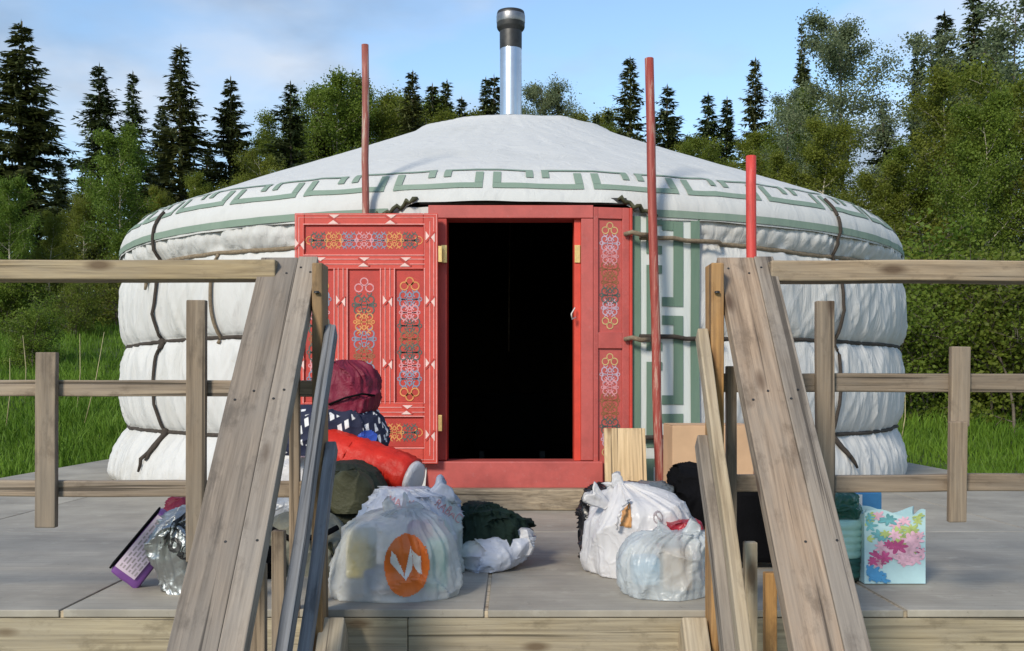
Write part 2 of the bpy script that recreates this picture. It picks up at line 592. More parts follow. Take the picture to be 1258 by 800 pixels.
M['film_white'] = mat_film('white_bag_film', (0.74, 0.735, 0.76), None, 0, 0.3, 0.36, 0.3)
M['film_front'] = mat_film('milky_bag_film', (0.72, 0.74, 0.75), None, 0, 0.3, 0.3, 0.3, 8.0, 0.5)
M['film_blue'] = mat_film('bluish_bag_film', (0.62, 0.65, 0.74), [(0.36, 0.5, 0.75), (0.45, 0.55, 0.42)], 0.5, 0.25, 0.36, 0.35)
M['film_clear'] = mat_film('translucent_bag_film', (0.66, 0.71, 0.74), None, 0, 0.3, 0.3, 0.3, 9.0, 0.5)
M['film_grey'] = mat_film('grey_bag_film', (0.45, 0.47, 0.5), [(0.3, 0.32, 0.36)], 0.5, 0.2)
M['film_black'] = mat_film('black_bag_film', (0.012, 0.012, 0.014), None, 0, 0.0, 0.3, 0.6)
M['film_slate'] = mat_film('slate_bag_film', (0.13, 0.15, 0.17), None, 0, 0.05, 0.35, 0.5)
M['silver'] = mat_plain('crumpled_silver_foil', (0.42, 0.44, 0.45), 0.42, 0.95, 0.15, 10, 0.5, 0.01)


def mat_fabric(name, col, rough=0.85, var=0.3, bump=0.4):
    k = NT(name)
    v = k.coords((1, 1, 1), False)
    a = k.noise(v, 9, 6, 0.6)
    k.l(k.ramp(a, [(0.3, [x * (1 - var) for x in col]), (0.7, [min(1, x * (1 + var)) for x in col])]), k.b.inputs['Base Color'])
    k.b.inputs['Roughness'].default_value = rough
    k.b.inputs['Specular IOR Level'].default_value = 0.25
    k.bump(k.mix(0.3, a, k.noise(v, 120, 2, 0.5)), bump, 0.015)
    return k.m


M['maroon'] = mat_fabric('maroon_nylon', (0.16, 0.014, 0.035), 0.55)
M['redroll'] = mat_fabric('glossy_red_nylon', (0.5, 0.022, 0.012), 0.45, 0.2)
M['olive'] = mat_fabric('dark_olive_nylon', (0.028, 0.032, 0.02), 0.7)
M['olive_light'] = mat_fabric('olive_patch_nylon', (0.055, 0.056, 0.03), 0.6)
M['greenblack'] = mat_fabric('bottle_green_cloth', (0.008, 0.02, 0.015), 0.9)
M['black'] = mat_fabric('black_cloth', (0.004, 0.004, 0.005), 0.9)
M['black'].node_tree.nodes['Principled BSDF'].inputs['Specular IOR Level'].default_value = 0.08
M['khaki'] = mat_fabric('khaki_grey_canvas', (0.16, 0.16, 0.13), 0.8)
M['purple'] = mat_plain('purple_paper', (0.16, 0.06, 0.25), 0.45)
M['lavender'] = mat_plain('lavender_label', (0.62, 0.52, 0.62), 0.5)
M['mint'] = mat_plain('mint_plastic', (0.42, 0.66, 0.56), 0.35, 0, 0.1, 8, 0.05)
M['teal'] = mat_film('dark_green_film', (0.015, 0.09, 0.06), [(0.05, 0.25, 0.17)], 0.8, 0.0, 0.3)
M['bluepack'] = mat_plain('blue_packet', (0.06, 0.25, 0.5), 0.35)
M['aqua'] = mat_plain('pale_aqua_card', (0.42, 0.62, 0.68), 0.35, 0, 0.12, 6, 0.05)
M['magenta'] = mat_plain('magenta_petal_print', (0.45, 0.07, 0.22), 0.4, 0, 0.35, 30, 0)
M['petal'] = mat_plain('pale_pink_petal_print', (0.68, 0.42, 0.54), 0.4, 0, 0.3, 30, 0)
M['leafprint'] = mat_plain('green_leaf_print', (0.36, 0.45, 0.16), 0.4, 0, 0.3, 30, 0)
M['tealprint'] = mat_plain('teal_leaf_print', (0.12, 0.35, 0.4), 0.4, 0, 0.3, 30, 0)
M['orange_ink'] = mat_plain('orange_logo_ink', (0.72, 0.16, 0.025), 0.4, 0, 0.12, 20, 0)
M['white_ink'] = mat_plain('white_logo_ink', (0.78, 0.75, 0.72), 0.4, 0, 0.1, 20, 0)
M['red_ink'] = mat_plain('red_lettering_ink', (0.5, 0.25, 0.26), 0.5, 0, 0.2, 20, 0)
M['grey_ink'] = mat_plain('grey_lettering_ink', (0.32, 0.28, 0.3), 0.5, 0, 0.2, 20, 0)
M['black_ink'] = mat_plain('black_lettering_ink', (0.02, 0.02, 0.022), 0.5, 0, 0.2, 20, 0)
M['bread'] = mat_plain('tan_carton', (0.5, 0.25, 0.09), 0.6)
M['cardboard'] = mat_plain('brown_cardboard', (0.5, 0.32, 0.19), 0.8, 0, 0.12, 5, 0.1)
M['crimson'] = mat_plain('crimson_printed_film', (0.3, 0.015, 0.03), 0.35, 0, 0.4, 30, 0.3)
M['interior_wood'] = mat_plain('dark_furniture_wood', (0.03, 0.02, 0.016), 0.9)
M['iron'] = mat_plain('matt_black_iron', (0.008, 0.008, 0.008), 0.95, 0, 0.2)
M['iron'].node_tree.nodes['Principled BSDF'].inputs['Specular IOR Level'].default_value = 0.05
# navy cloth with woven white dashes
k = NT('navy_dashed_cloth')
v = k.coords((1, 1, 1), False)
mp = k.n('Mapping')
mp.inputs['Rotation'].default_value = (0.0, 0.25, 0.0)
mp.inputs['Scale'].default_value = (30, 30, 15)
k.l(v, mp.inputs['Vector'])
vo = k.n('TexVoronoi', _distance='CHEBYCHEV')
vo.inputs['Scale'].default_value = 1.0
vo.inputs['Randomness'].default_value = 0.55
k.l(mp.outputs[0], vo.inputs['Vector'])
k.l(k.ramp(vo.outputs['Distance'], [(0.24, (0.7, 0.7, 0.72)), (0.28, (0.012, 0.016, 0.045))]), k.b.inputs['Base Color'])
k.b.inputs['Roughness'].default_value = 0.85
k.bump(k.noise(v, 20, 4, 0.6), 0.4, 0.01)
M['navy'] = k.m

# ------------------------------------------------------------------ terrain and grass
GY = [(-400, -1.0), (7, -1.0), (10, -0.55), (16, 0.4), (20, 1.1), (26, 2.2), (40, 4.2), (70, 6.5), (140, 9), (900, 9)]


def ground_z(x, y):
    for (a, za), (b, zb) in zip(GY[:-1], GY[1:]):
        if y <= b:
            t = (y - a) / (b - a)
            z = za + (zb - za) * t
            break
    else:
        z = 9
    amp = 0.25 * min(1, max(0, (y - 5) / 10))
    return z + amp * noise.noise(Vector((x * 0.15, y * 0.15, 3.3)))


def axis_pts(lo, hi, flo, fhi, fine, coarse):
    a = []
    t = lo
    while t < hi:
        a.append(t)
        t += fine if flo <= t < fhi else coarse
    a.append(hi)
    return a


gx = axis_pts(-500, 500, -30, 30, 1.0, 20)
gy = axis_pts(-200, 800, -4, 60, 1.0, 20)
gv = [(x, y, ground_z(x, y)) for y in gy for x in gx]
nx = len(gx)
gf = [(j * nx + i, j * nx + i + 1, (j + 1) * nx + i + 1, (j + 1) * nx + i) for j in range(len(gy) - 1) for i in range(nx - 1)]
g = mesh_obj('ground', gv, gf, M['soil'], smooth=True)
g['kind'] = 'structure'

rng = random.Random(5)
gvs, gfs = [], []


def blade(x, y, h, w):
    z = ground_z(x, y) - 0.02
    a = rng.uniform(0, math.pi)
    dx, dy = math.cos(a) * w, math.sin(a) * w
    bx, by = rng.gauss(0, 0.3) * h, rng.gauss(0, 0.3) * h
    i = len(gvs)
    gvs.extend([(x - dx, y - dy, z), (x + dx, y + dy, z), (x + dx * 0.6 + bx * 0.4, y + dy * 0.6 + by * 0.4, z + h * 0.6),
                (x - dx * 0.6 + bx * 0.4, y - dy * 0.6 + by * 0.4, z + h * 0.6), (x + bx, y + by, z + h)])
    gfs.extend([(i, i + 1, i + 2, i + 3), (i + 3, i + 2, i + 4)])


def patch(x0, x1, y0, y1, n, hmin, hmax):
    for _ in range(n):
        y = y0 + (y1 - y0) * rng.random() ** 1.2
        lo, hi = (x0, x1) if x0 * x1 < 0 else ((max(x0, -0.56 * y - 1.5), x1) if x1 <= 0 else (x0, min(x1, 0.56 * y + 1.5)))
        if hi <= lo:
            continue
        x = rng.uniform(lo, hi)
        tuft = 0.7 + 0.6 * noise.noise(Vector((x * 0.9, y * 0.9, 1.0)))
        blade(x, y, rng.uniform(hmin, hmax) * max(0.35, tuft), rng.uniform(0.006, 0.013))


patch(-18, -3.72, 5.0, 30, 80000, 0.15, 0.4)
patch(3.48, 18, 5.0, 24, 60000, 0.13, 0.35)
patch(-12, 12, 12.6, 20, 7000, 0.2, 0.5)
gr = mesh_obj('grass', gvs, gfs, M['grass'])
gr['kind'] = 'stuff'
tag(gr, 'long green meadow grass growing around the deck', 'grass')
for i, (px, py0, py1, Y, lean) in enumerate([(128, 492, 408, 14, 26), (98, 500, 410, 15, 4), (28, 470, 412, 16, -3), (12, 500, 440, 14, 5), (1112, 545, 480, 13, 6), (1104, 520, 470, 14, -4)]):
    b = P(px - lean, py0, Y)
    b.z = ground_z(b.x, b.y)
    t = P(px, py1, Y)
    s = tube_obj('dry_grass_stalk', [b, b.lerp(t, 0.5) + Vector((0.03, 0, 0.02)), t], [0.008, 0.006, 0.003], M['dry'], seg=5)
    names = ['long leaning dry straw stalk close to the yurt\'s left side', 'upright dry straw stalk in front of the bush left of the yurt',
             'short dry stalk near the left frame edge below the bush', 'leftmost dry stalk low in the meadow grass',
             'tall dry stalk right of the yurt above the deck corner', 'thin dry stalk right beside the yurt\'s right side']
    tag(s, names[i], 'grass stalk', 'dry stalks in the meadow')

# ------------------------------------------------------------------ trees
def rhomb(vs, fs, base, d, side, ln, wd):
    i = len(vs)
    m = base + d * (ln * 0.45)
    vs.extend([base, m + side * wd, base + d * ln, m - side * wd])
    fs.append((i, i + 1, i + 2, i + 3))


def spruce_mesh(seed, H=10.0, R=1.7, dens=1.0, ragged=0.25, bare=0.06):
    r = random.Random(seed)
    vs, fs = [], []
    lvl = bare * H
    up = Vector((0, 0, 1))
    lop = r.uniform(0, 6.28)
    while lvl < H * 0.985:
        h = lvl / H
        prof = (1 - h) ** 0.82 * min(1, 0.55 + h * 2.2)
        nb = r.randint(7, 9) if h < 0.85 else 5
        for _ in range(nb):
            az = r.uniform(0, 2 * math.pi)
            ln = R * prof * r.uniform(1 - ragged * 1.6, 1 + ragged) * (1 + 0.15 * math.cos(az - lop)) + 0.06
            if r.random() < 0.06:
                ln *= 0.4
            out = Vector((math.cos(az), math.sin(az), 0))
            sd = Vector((-out.y, out.x, 0))
            droop = -0.45 + 0.75 * h + r.uniform(-0.12, 0.12)
            n = max(3, int((4 + ln * 8.5) * dens))
            for j in range(n):
                t = 0.12 + 0.88 * (j + r.random() * 0.6) / n
                zc = droop * t * ln + 0.22 * ln * max(0, t - 0.55) ** 1.3
                p = out * (t * ln) + up * (lvl + zc)
                sl = (0.13 + 0.25 * (1 - t * 0.72)) * (0.55 + 0.45 * min(1, ln)) * r.uniform(0.7, 1.3)
                for s in (-1, 1):
                    d = (out * r.uniform(0.5, 1.0) + sd * (s * r.uniform(0.5, 1.0)) + up * r.uniform(-0.55, 0.12)).normalized()
                    sv = d.cross(up)
                    if sv.length < 0.1:
                        continue
                    sv = (sv.normalized() + up * r.uniform(-0.7, 0.7)).normalized()
                    rhomb(vs, fs, p, d, sv, sl * 1.25, sl * 0.2)
                if r.random() < 0.6:
                    d = (out * r.uniform(-0.1, 0.5) + up * r.uniform(-1.0, -0.5)).normalized()
                    rhomb(vs, fs, p, d, sd, sl * 0.9, sl * 0.2)
        lvl += H * (0.013 + 0.016 * (1 - h)) * r.uniform(0.8, 1.2)
    rhomb(vs, fs, Vector((0, 0, H * 0.95)), up, Vector((1, 0, 0)), H * 0.06, 0.03)
    rhomb(vs, fs, Vector((0, 0, H * 0.95)), up, Vector((0, 1, 0)), H * 0.06, 0.03)
    pts = [Vector((0.02 * math.sin(i), 0.02 * math.cos(i * 1.7), H * i / 8 - 0.4 * (i == 0))) for i in range(9)]
    tv, tf = tube_data(pts, [max(0.012, 0.14 * H / 10 * (1 - i / 8.2)) for i in range(9)], 7)
    return vs, fs, tv, tf


def leafy_mesh(seed, H=8.0, R=2.0, leaf=0.1, count=15000, base=0.12, shape=0.6, stems=1, trunk_r=0.105, spread=0.35):
    r = random.Random(seed)
    vs, fs, tv, tf = [], [], [], []
    up = Vector((0, 0, 1))
    tips = []

    def add_tube(pts, rad, seg=5):
        a, b = tube_data(pts, rad, seg, False)
        o = len(tv)
        tv.extend(a)
        tf.extend([tuple(q + o for q in f) for f in b])

    for s in range(stems):
        lean = Vector((r.gauss(0, 0.10), r.gauss(0, 0.10), 0)) * (1 if stems == 1 else 3.0)
        off = Vector((r.gauss(0, 0.25), r.gauss(0, 0.25), 0)) if stems > 1 else Vector((0, 0, 0))
        hh = H * (1.0 if s == 0 else r.uniform(0.65, 0.98))
        tp = []
        for i in range(9):
            t = i / 8
            tp.append(off + lean * (hh * t * t) * 0.6 + Vector((noise.noise(Vector((seed, s, t * 3))), noise.noise(Vector((seed + 9, s, t * 3))), 0)) * 0.25 * t + up * (hh * t * 0.97 - (0.4 if i == 0 else 0)))
        add_tube(tp, [trunk_r * (1 - 0.92 * i / 8) for i in range(9)], 7)
        nl = int(26 / stems ** 0.5)
        for q in range(nl):
            t = base + (0.97 - base) * ((q + r.random()) / nl)
            f_ = t * 8
            i0 = min(7, int(f_))
            p0 = tp[i0].lerp(tp[i0 + 1], f_ - i0)
            u = (t - base) / (1 - base)
            prof = (math.sin(math.pi * min(1, u * (1 - shape * 0.45) + 0.12)) ** 0.8) * (1 - 0.35 * u)
            ln = R * prof * r.uniform(0.6, 1.15) + 0.15
            az = q * 2.4 + r.uniform(-0.5, 0.5)
            d = Vector((math.cos(az), math.sin(az), 0.35 + 0.7 * u + r.uniform(-0.2, 0.2))).normalized()
            pts = [p0]
            for s_ in range(1, 5):
                pts.append(pts[-1] + (d + Vector((r.gauss(0, 0.18), r.gauss(0, 0.18), r.gauss(0, 0.15) - 0.04 * s_))).normalized() * (ln / 4))
            add_tube(pts, [trunk_r * 0.36 * (1 - 0.2 * s_) * (1 - 0.6 * u) + 0.004 for s_ in range(5)], 4)
            for s_ in range(1, 5):
                for w in range(2 if s_ < 3 else 3):
                    dd = (d * 0.6 + Vector((r.gauss(0, 0.6), r.gauss(0, 0.6), r.gauss(0.1, 0.5)))).normalized()
                    e = pts[s_] + dd * (ln * r.uniform(0.12, spread))
                    add_tube([pts[s_], e], [0.008, 0.003], 3)
                    tips.append((pts[s_], e, ln))
    per = max(1, count // len(tips))
    for a, e, ln in tips:
        rad = 0.07 + 0.11 * ln ** 0.6
        nn = int(per * r.uniform(0.35, 1.7))
        for _ in range(nn):
            c = a.lerp(e, r.uniform(0.1, 1.15)) + Vector((r.gauss(0, rad), r.gauss(0, rad), r.gauss(0, rad * 0.8)))
            d = Vector((r.gauss(0, 1), r.gauss(0, 1), r.gauss(-0.25, 0.7))).normalized()
            n_ = Vector((r.gauss(0, 1), r.gauss(0, 1), r.gauss(0, 1)))
            sd = d.cross(n_)
            if sd.length < 0.05:
                continue
            sz = leaf * r.uniform(0.65, 1.3)
            rhomb(vs, fs, c, d, sd.normalized(), sz, sz * 0.36)
    return vs, fs, tv, tf


def proto(name, data, crown_mat, bark):
    vs, fs, tv, tf = data
    root = bpy.data.objects.new(name, None)
    put(root)
    mesh_obj('crown', vs, fs, crown_mat, root)
    mesh_obj('trunk', tv, tf, bark, root, smooth=True)
    root['used'] = False
    return root


PROTO = {}
for i in range(6):
    PROTO['s%d' % i] = (proto('spruce_tree', spruce_mesh(11 + i, 10, [1.75, 1.45, 2.0, 1.2, 1.9, 1.55][i], [1.0, 1.0, 1.0, 0.9, 0.85, 0.8][i], [0.26, 0.38, 0.32, 0.42, 0.5, 0.55][i]), M['spruce2' if i in (2, 5) else 'spruce'], M['bark']), 10.0)
PROTO['b0'] = (proto('birch_tree', leafy_mesh(31, 8, 1.9, 0.08, 36000), M['birch'], M['bark_pale']), 8.0)
PROTO['b1'] = (proto('birch_tree', leafy_mesh(32, 8, 1.6, 0.075, 34000, 0.1), M['birch2'], M['bark_pale']), 8.0)
PROTO['b2'] = (proto('birch_tree', leafy_mesh(33, 8, 2.2, 0.08, 38000, 0.06, 0.7), M['birch2'], M['bark_pale']), 8.0)
PROTO['a0'] = (proto('aspen_tree', leafy_mesh(41, 12, 2.7, 0.09, 40000, 0.15, 0.5, 1, 0.13, 0.4), M['aspen'], M['bark']), 12.0)
PROTO['a1'] = (proto('aspen_tree', leafy_mesh(42, 12, 1.7, 0.095, 12000, 0.2, 0.5, 1, 0.1, 0.4), M['aspen'], M['bark']), 12.0)
PROTO['k0'] = (proto('leafy_bush', leafy_mesh(51, 3.2, 1.3, 0.09, 11000, 0.03, 0.8, 6, 0.03, 0.5), M['bush'], M['bark']), 3.2)
PROTO['k1'] = (proto('leafy_bush', leafy_mesh(52, 3.2, 1.5, 0.085, 11000, 0.03, 0.8, 7, 0.03, 0.5), M['birch2'], M['bark']), 3.2)
for v_ in PROTO.values():
    del v_[0]['used']
USED = set()


def copy_tree(o, parent=None):
    c_ = o.copy()
    COL.objects.link(c_)
    c_.parent = parent
    for ch in o.children:
        copy_tree(ch, c_)
    return c_


def plant(kind, px, top_py, Y, label, cat, group, wide=1.0, rot=None):
    wide *= 1.18 if kind[0] == 's' else 1.0
    root, h0 = PROTO[kind]
    o = root if kind not in USED else copy_tree(root)
    USED.add(kind)
    x = (px - 629) * Y / F
    z0 = ground_z(x, Y)
    top = CH - (top_py - 478) * Y / F
    s = (top - z0) / h0
    o.matrix_basis = Matrix.Translation((x, Y, z0)) @ Matrix.Rotation(rot if rot is not None else px * 0.731, 4, 'Z') @ Matrix.Diagonal((s * wide, s * wide, s, 1))
    return tag(o, label, cat, group)


GS = 'spruces along the forest edge'
for kind, px, py, Y, w, lab in [
    ('s2', 26, 26, 32, 1.15, 'broad dark spruce, tallest of the trees at the left frame edge'),
    ('s3', -48, 120, 34, 1.3, 'spruce cut off by the left edge of the photo'),
    ('s4', 122, 78, 38, 1.05, 'dark spruce second from the left, under the grey cloud'),
    ('s3', 163, 88, 42, 0.95, 'slim spruce squeezed just right of the second spruce from the left'),
    ('s5', 222, 55, 38, 1.15, 'tall spruce with a thin pointed spire left of the yurt roof'),
    ('s0', 200, 128, 44, 0.9, 'short spruce half hidden on the left of the thin-spired one'),
    ('s2', 283, 94, 40, 0.95, 'bushy spruce above the left slope of the yurt roof'),
    ('s0', 318, 170, 46, 1.1, 'low spruce in the gap between two taller ones left of the roof'),
    ('s4', 357, 100, 40, 1.0, 'full dark spruce left of the leaning left pole'),
    ('s3', 433, 86, 62, 0.5, 'single thin spruce top poking out over the leafy trees by the left pole'),
    ('s1', 396, 135, 46, 1.0, 'spruce hidden among leafy trees left of the left pole'),
    ('s5', 507, 87, 46, 0.95, 'spruce standing right of the left pole, largest there'),
    ('s1', 480, 118, 50, 1.1, 'dim spruce just right of the left pole'),
    ('s3', 531, 103, 54, 1.1, 'narrow spruce between the pole and the chimney, left of a pair'),
    ('s5', 549, 98, 54, 0.9, 'narrow dark spruce between the pole and the chimney, right of a pair'),
    ('s3', 567, 119, 58, 1.0, 'small spruce top low over the roof left of the chimney'),
    ('s1', 597, 95, 60, 0.8, 'spruce close left of the chimney, outer of two'),
    ('s3', 607, 92, 60, 1.0, 'spruce touching the chimney from the left'),
    ('s5', 686, 104, 56, 0.8, 'small spruce right of the chimney beside the pale tree'),
    ('s0', 733, 139, 54, 0.7, 'low spruce tip right of the chimney, leftmost of three'),
    ('s1', 749, 134, 54, 0.8, 'low spruce tip right of the chimney, middle of three'),
    ('s5', 774, 70, 48, 0.95, 'tall narrow spruce directly left of the right pole'),
    ('s4', 820, 104, 48, 1.0, 'narrow spruce directly right of the right pole'),
    ('s4', 870, 114, 46, 0.95, 'spruce over the right roof slope, left of two close together'),
    ('s1', 893, 119, 46, 0.9, 'spruce over the right roof slope, right of two close together'),
    ('s5', 928, 71, 42, 0.8, 'slim dark spruce above the short red pole'),
    ('s2', 988, 78, 34, 0.8, 'olive spruce left of the big pale aspen'),
    ('s3', 985, 24, 36, 0.5, 'thin half-bare spruce spire beside the big aspen'),
    ('s3', 1160, 14, 28, 1.0, 'dark thin spruce in the top right behind leafy branches'),
    ('s5', 1197, -14, 28, 0.9, 'spruce whose top is cut off by the upper right frame edge'),
    ('s0', 72, 196, 46, 1.3, 'low dark spruce filling the gap right of the broad leftmost spruce'),
    ('s2', 100, 215, 44, 1.2, 'short spruce in the gap left of the second tall spruce'),
    ('s2', 185, 205, 48, 1.2, 'short wide spruce behind the slim left spruces'),
    ('s0', 255, 180, 48, 1.1, 'short spruce between the thin-spired spruce and the bushy one'),
    ('s2', 305, 198, 44, 1.1, 'short dark spruce right of the bushy spruce'),
    ('s0', -10, 215, 44, 1.3, 'short spruce behind the leftmost birch'),
    ('s2', 40, 230, 40, 1.3, 'dark low spruce under the broad leftmost spruce'),
    ('s2', 845, 165, 50, 1.1, 'short dark spruce between right pole and paired spruces'),
    ('s0', 805, 150, 54, 0.9, 'short spruce right behind the right pole'),
    ('s2', 945, 150, 44, 1.1, 'short olive spruce under the slim dark one'),
    ('s4', 1085, 120, 36, 0.9, 'dark spruce behind the right flank of the big aspen'),
    ('s5', 1225, 30, 32, 1.0, 'olive spruce near the top right corner'),
    ('s1', 1128, 40, 40, 0.6, 'faint spruce spire right of the big aspen'),
]:
    plant(kind, px, py, Y, lab, 'spruce', GS, w)
GB = 'leafy trees at the forest edge'
for kind, px, py, Y, w, lab in [
    ('b0', 150, 165, 27, 0.95, 'fresh green birch in front of the second spruce from the left'),
    ('b0', 14, 225, 24, 0.9, 'light green birch at the left frame edge below the big spruce'),
    ('b1', 243, 215, 26, 0.8, 'small birch above the yurt\'s left shoulder'),
    ('b1', 60, 262, 25, 0.8, 'low birch below the big spruce on the left'),
    ('b2', 100, 235, 30, 0.9, 'olive birch low between the leftmost spruces'),
    ('b1', 190, 232, 30, 0.9, 'small olive birch left of the yurt shoulder'),
    ('b2', 280, 222, 34, 0.9, 'dim birch just over the left end of the roof'),
    ('b2', 325, 190, 32, 0.8, 'dim birch behind the left roof slope'),
    ('b0', 415, 104, 46, 1.1, 'pale green round-topped tree left of the left pole'),
    ('b2', 462, 112, 48, 1.0, 'olive leafy tree right behind the left pole'),
    ('b0', 385, 120, 48, 0.9, 'pale green tree right of the full dark spruce'),
    ('b2', 540, 132, 52, 1.2, 'low olive leafy tree between left pole and chimney'),
    ('b2', 440, 122, 50, 1.1, 'olive leafy tree just left of the left pole, low behind the roof'),
    ('b1', 492, 124, 52, 1.2, 'leafy tree low between the left pole and the largest spruce beside it'),
    ('b0', 520, 128, 56, 1.2, 'pale leafy tree low behind the narrow pair of spruces'),
    ('b1', 580, 140, 60, 1.4, 'low leafy tree showing just left of the chimney'),
    ('b2', 345, 160, 44, 1.1, 'leafy tree low behind the left roof slope beside the full spruce'),
    ('b1', 712, 140, 60, 1.2, 'low leafy tree right of the pale tree by the chimney'),
    ('b2', 790, 165, 52, 1.2, 'low leafy tree behind the right pole'),
    ('b1', 840, 178, 46, 1.2, 'low leafy tree right of the right pole'),
    ('b2', 885, 180, 40, 1.1, 'low leafy tree below the paired spruces on the right'),
    ('b1', 930, 165, 36, 1.1, 'leafy tree behind and above the short red pole'),
    ('b0', 985, 120, 32, 0.9, 'fresh green tree left of the big aspen'),
    ('a0', 660, 94, 56, 1.0, 'pale round tree right of the chimney'),
    ('a0', 1040, 12, 26, 1.0, 'big pale aspen with sky showing through its crown'),
    ('a1', 1150, 30, 24, 1.2, 'sparse pale tree top left of the top right corner'),
    ('a1', 1240, -10, 22, 1.3, 'sparse leafy tree filling the top right corner'),
    ('a1', 965, 110, 30, 0.9, 'thin pale tree between the slim spruce and the big aspen'),
    ('b1', 955, 190, 24, 0.9, 'olive birch right of the short red pole'),
    ('b2', 905, 205, 30, 0.8, 'olive tree behind the short red pole'),
    ('b1', 1005, 150, 24, 1.0, 'olive birch under the left side of the big aspen'),
    ('b2', 1060, 215, 20, 0.9, 'olive green tree over the yurt\'s right shoulder'),
    ('b0', 1110, 190, 20, 0.9, 'bright green tree right of the yurt\'s right shoulder'),
    ('b1', 1165, 95, 20, 0.9, 'tall olive birch near the right frame edge with a leaning stem'),
    ('b0', 1215, 130, 17, 0.85, 'bright birch close to the right frame edge'),
    ('b2', 1262, 90, 18, 1.0, 'olive birch cut off by the right frame edge'),
    ('b1', 1310, 140, 17, 1.0, 'birch mostly outside the right frame edge'),
    ('b2', 860, 190, 40, 0.9, 'dim leafy tree behind the right roof slope'),
]:
    plant(kind, px, py, Y, lab, 'tree', GB, w)
GK = 'bushes at the foot of the trees'
for kind, px, py, Y, w, lab in [
    ('k0', 40, 372, 19, 1.0, 'pale green bush in the meadow at far left, nearest of the left bushes'),
    ('k1', 95, 345, 23, 1.0, 'olive bush left of the yurt behind the pale one'),
    ('k0', 10, 330, 24, 1.1, 'green bush at the left frame edge above the top rail'),
    ('k1', 140, 320, 25, 1.1, 'bush showing just left of the yurt\'s left shoulder'),
    ('k0', 205, 290, 26, 1.1, 'bush mostly hidden by the yurt\'s left shoulder'),
    ('k0', 1125, 345, 14.5, 1.0, 'bush right of the yurt just below the top rail'),
    ('k1', 1165, 330, 15.5, 1.1, 'olive bush behind the right outer batten'),
    ('k0', 1205, 310, 15, 1.1, 'bright bush right of the right outer batten'),
    ('k1', 1250, 320, 14.5, 1.1, 'bush at the right frame edge'),
    ('k0', 1105, 300, 17, 1.2, 'green bush against the yurt\'s right shoulder'),
    ('k1', 1060, 290, 18, 1.1, 'bush mostly hidden behind the yurt\'s right side'),
    ('k0', 1285, 300, 16, 1.2, 'bush outside the right frame edge'),
]:
    plant(kind, px, py, Y, lab, 'bush', GK, w)

# ------------------------------------------------------------------ deck
deck = thing('wooden_deck', 'grey sheet-covered wooden deck under the yurt with yellowish front boards', 'deck', (0, 3.05, 0))
XS = [-3.66, -2.495, -1.295, -0.075, 1.13, 2.33, 3.42]
YS = [3.05, 4.7, 7.1, 9.5, 12.0]
for i in range(len(XS) - 1):
    for j in range(len(YS) - 1):
        y0, y1 = YS[j], YS[j + 1]
        gap = 0.006
        box_obj('deck_panel', XS[i] + gap, XS[i + 1] - gap, y0 + (gap * 0.4 if j else -0.012), y1 - gap * 0.4, -0.022, rng.uniform(-0.0015, 0.0015), M['deck'], deck, 0.003)
for x in XS[1:-1]:
    box_obj('joint_strip', x - 0.0055, x + 0.0055, 3.045, 11.99, -0.0232, -0.005, M['wood_pale'], deck, 0.0)
    box_obj('joist', x - 0.024, x + 0.024, 3.06, 11.99, -0.17, -0.0235, M['wood_pale'], deck, 0.0)
for y in YS[1:-1]:
    box_obj('cross_joist', XS[0] + 0.05, XS[-1] - 0.05, y - 0.04, y + 0.04, -0.12, -0.026, M['wood_pale'], deck, 0.0)
for j, (z0, z1) in enumerate([(-0.124, -0.024), (-0.228, -0.131), (-0.335, -0.236)]):
    for a, b in ((-3.66, -0.30 + j * 0.5), (-0.298 + j * 0.5, 3.42)):
        board('fascia_board', (a, 3.05, (z0 + z1) / 2), (b, 3.05, (z0 + z1) / 2), z1 - z0, 0.026, (0, -1, 0), M['wood_fascia'], deck, 0.003)
for sx in (-3.647, 3.407):
    board('side_board', (sx, 3.07, -0.125), (sx, 12.0, -0.125), 0.2, 0.026, (1, 0, 0), M['wood_fascia'], deck, 0.003)
for x in (-3.4, -1.7, 0, 1.7, 3.2):
    for y in (3.2, 6, 9, 11.7):
        z0 = ground_z(x, y) - 0.1
        if z0 < -0.2:
            box_obj('support_post', x - 0.06, x + 0.06, y - 0.06, y + 0.06, z0, -0.175, M['wood_rail'], deck, 0.004)

# ------------------------------------------------------------------ front railings
YR = 3.05


def hrail(name, x0, x1, py0, py1, mat, parent, thick_y, y=YR, seed=0):
    z0, z1 = P(0, py1, y).z, P(0, py0, y).z
    return board(name, (x0, y, (z0 + z1) / 2), (x1, y, (z0 + z1) / 2), thick_y, z1 - z0, (0, 0, 1), mat, parent, 0.004, 0.006, seed)


rl = thing('deck_railing', 'weathered three-rail wooden railing on the left front of the deck', 'railing', (-2.1, YR, 0))
hrail('top_rail', -3.6, -0.672, 321.5, 345.5, M['wood_top'], rl, 0.098, YR, 1)
hrail('middle_rail', -3.6, -0.57, 467, 487, M['wood_rail'], rl, 0.03, YR, 2)
hrail('lower_rail', -3.6, -0.57, 590, 610, M['wood_rail'], rl, 0.03, YR, 3)
yb = YR - 0.015 - 0.0135
board('batten', P(58, 433, yb), P(57, 648, yb), 0.0585, 0.025, (0, -1, 0), M['wood_rail'], rl, 0.003, 0.003, 4)
board('batten', P(242, 369, yb), P(241, 690, yb), 0.055, 0.025, (0, -1, 0), M['wood_rail'], rl, 0.003, 0.003, 5)
board('end_post', (-3.55, YR + 0.045, -0.2), (-3.55, YR + 0.045, 0.94), 0.09, 0.045, (0, -1, 0), M['wood_rail'], rl, 0.003)
rr = thing('deck_railing', 'weathered three-rail wooden railing on the right front of the deck', 'railing', (2.1, YR, 0))
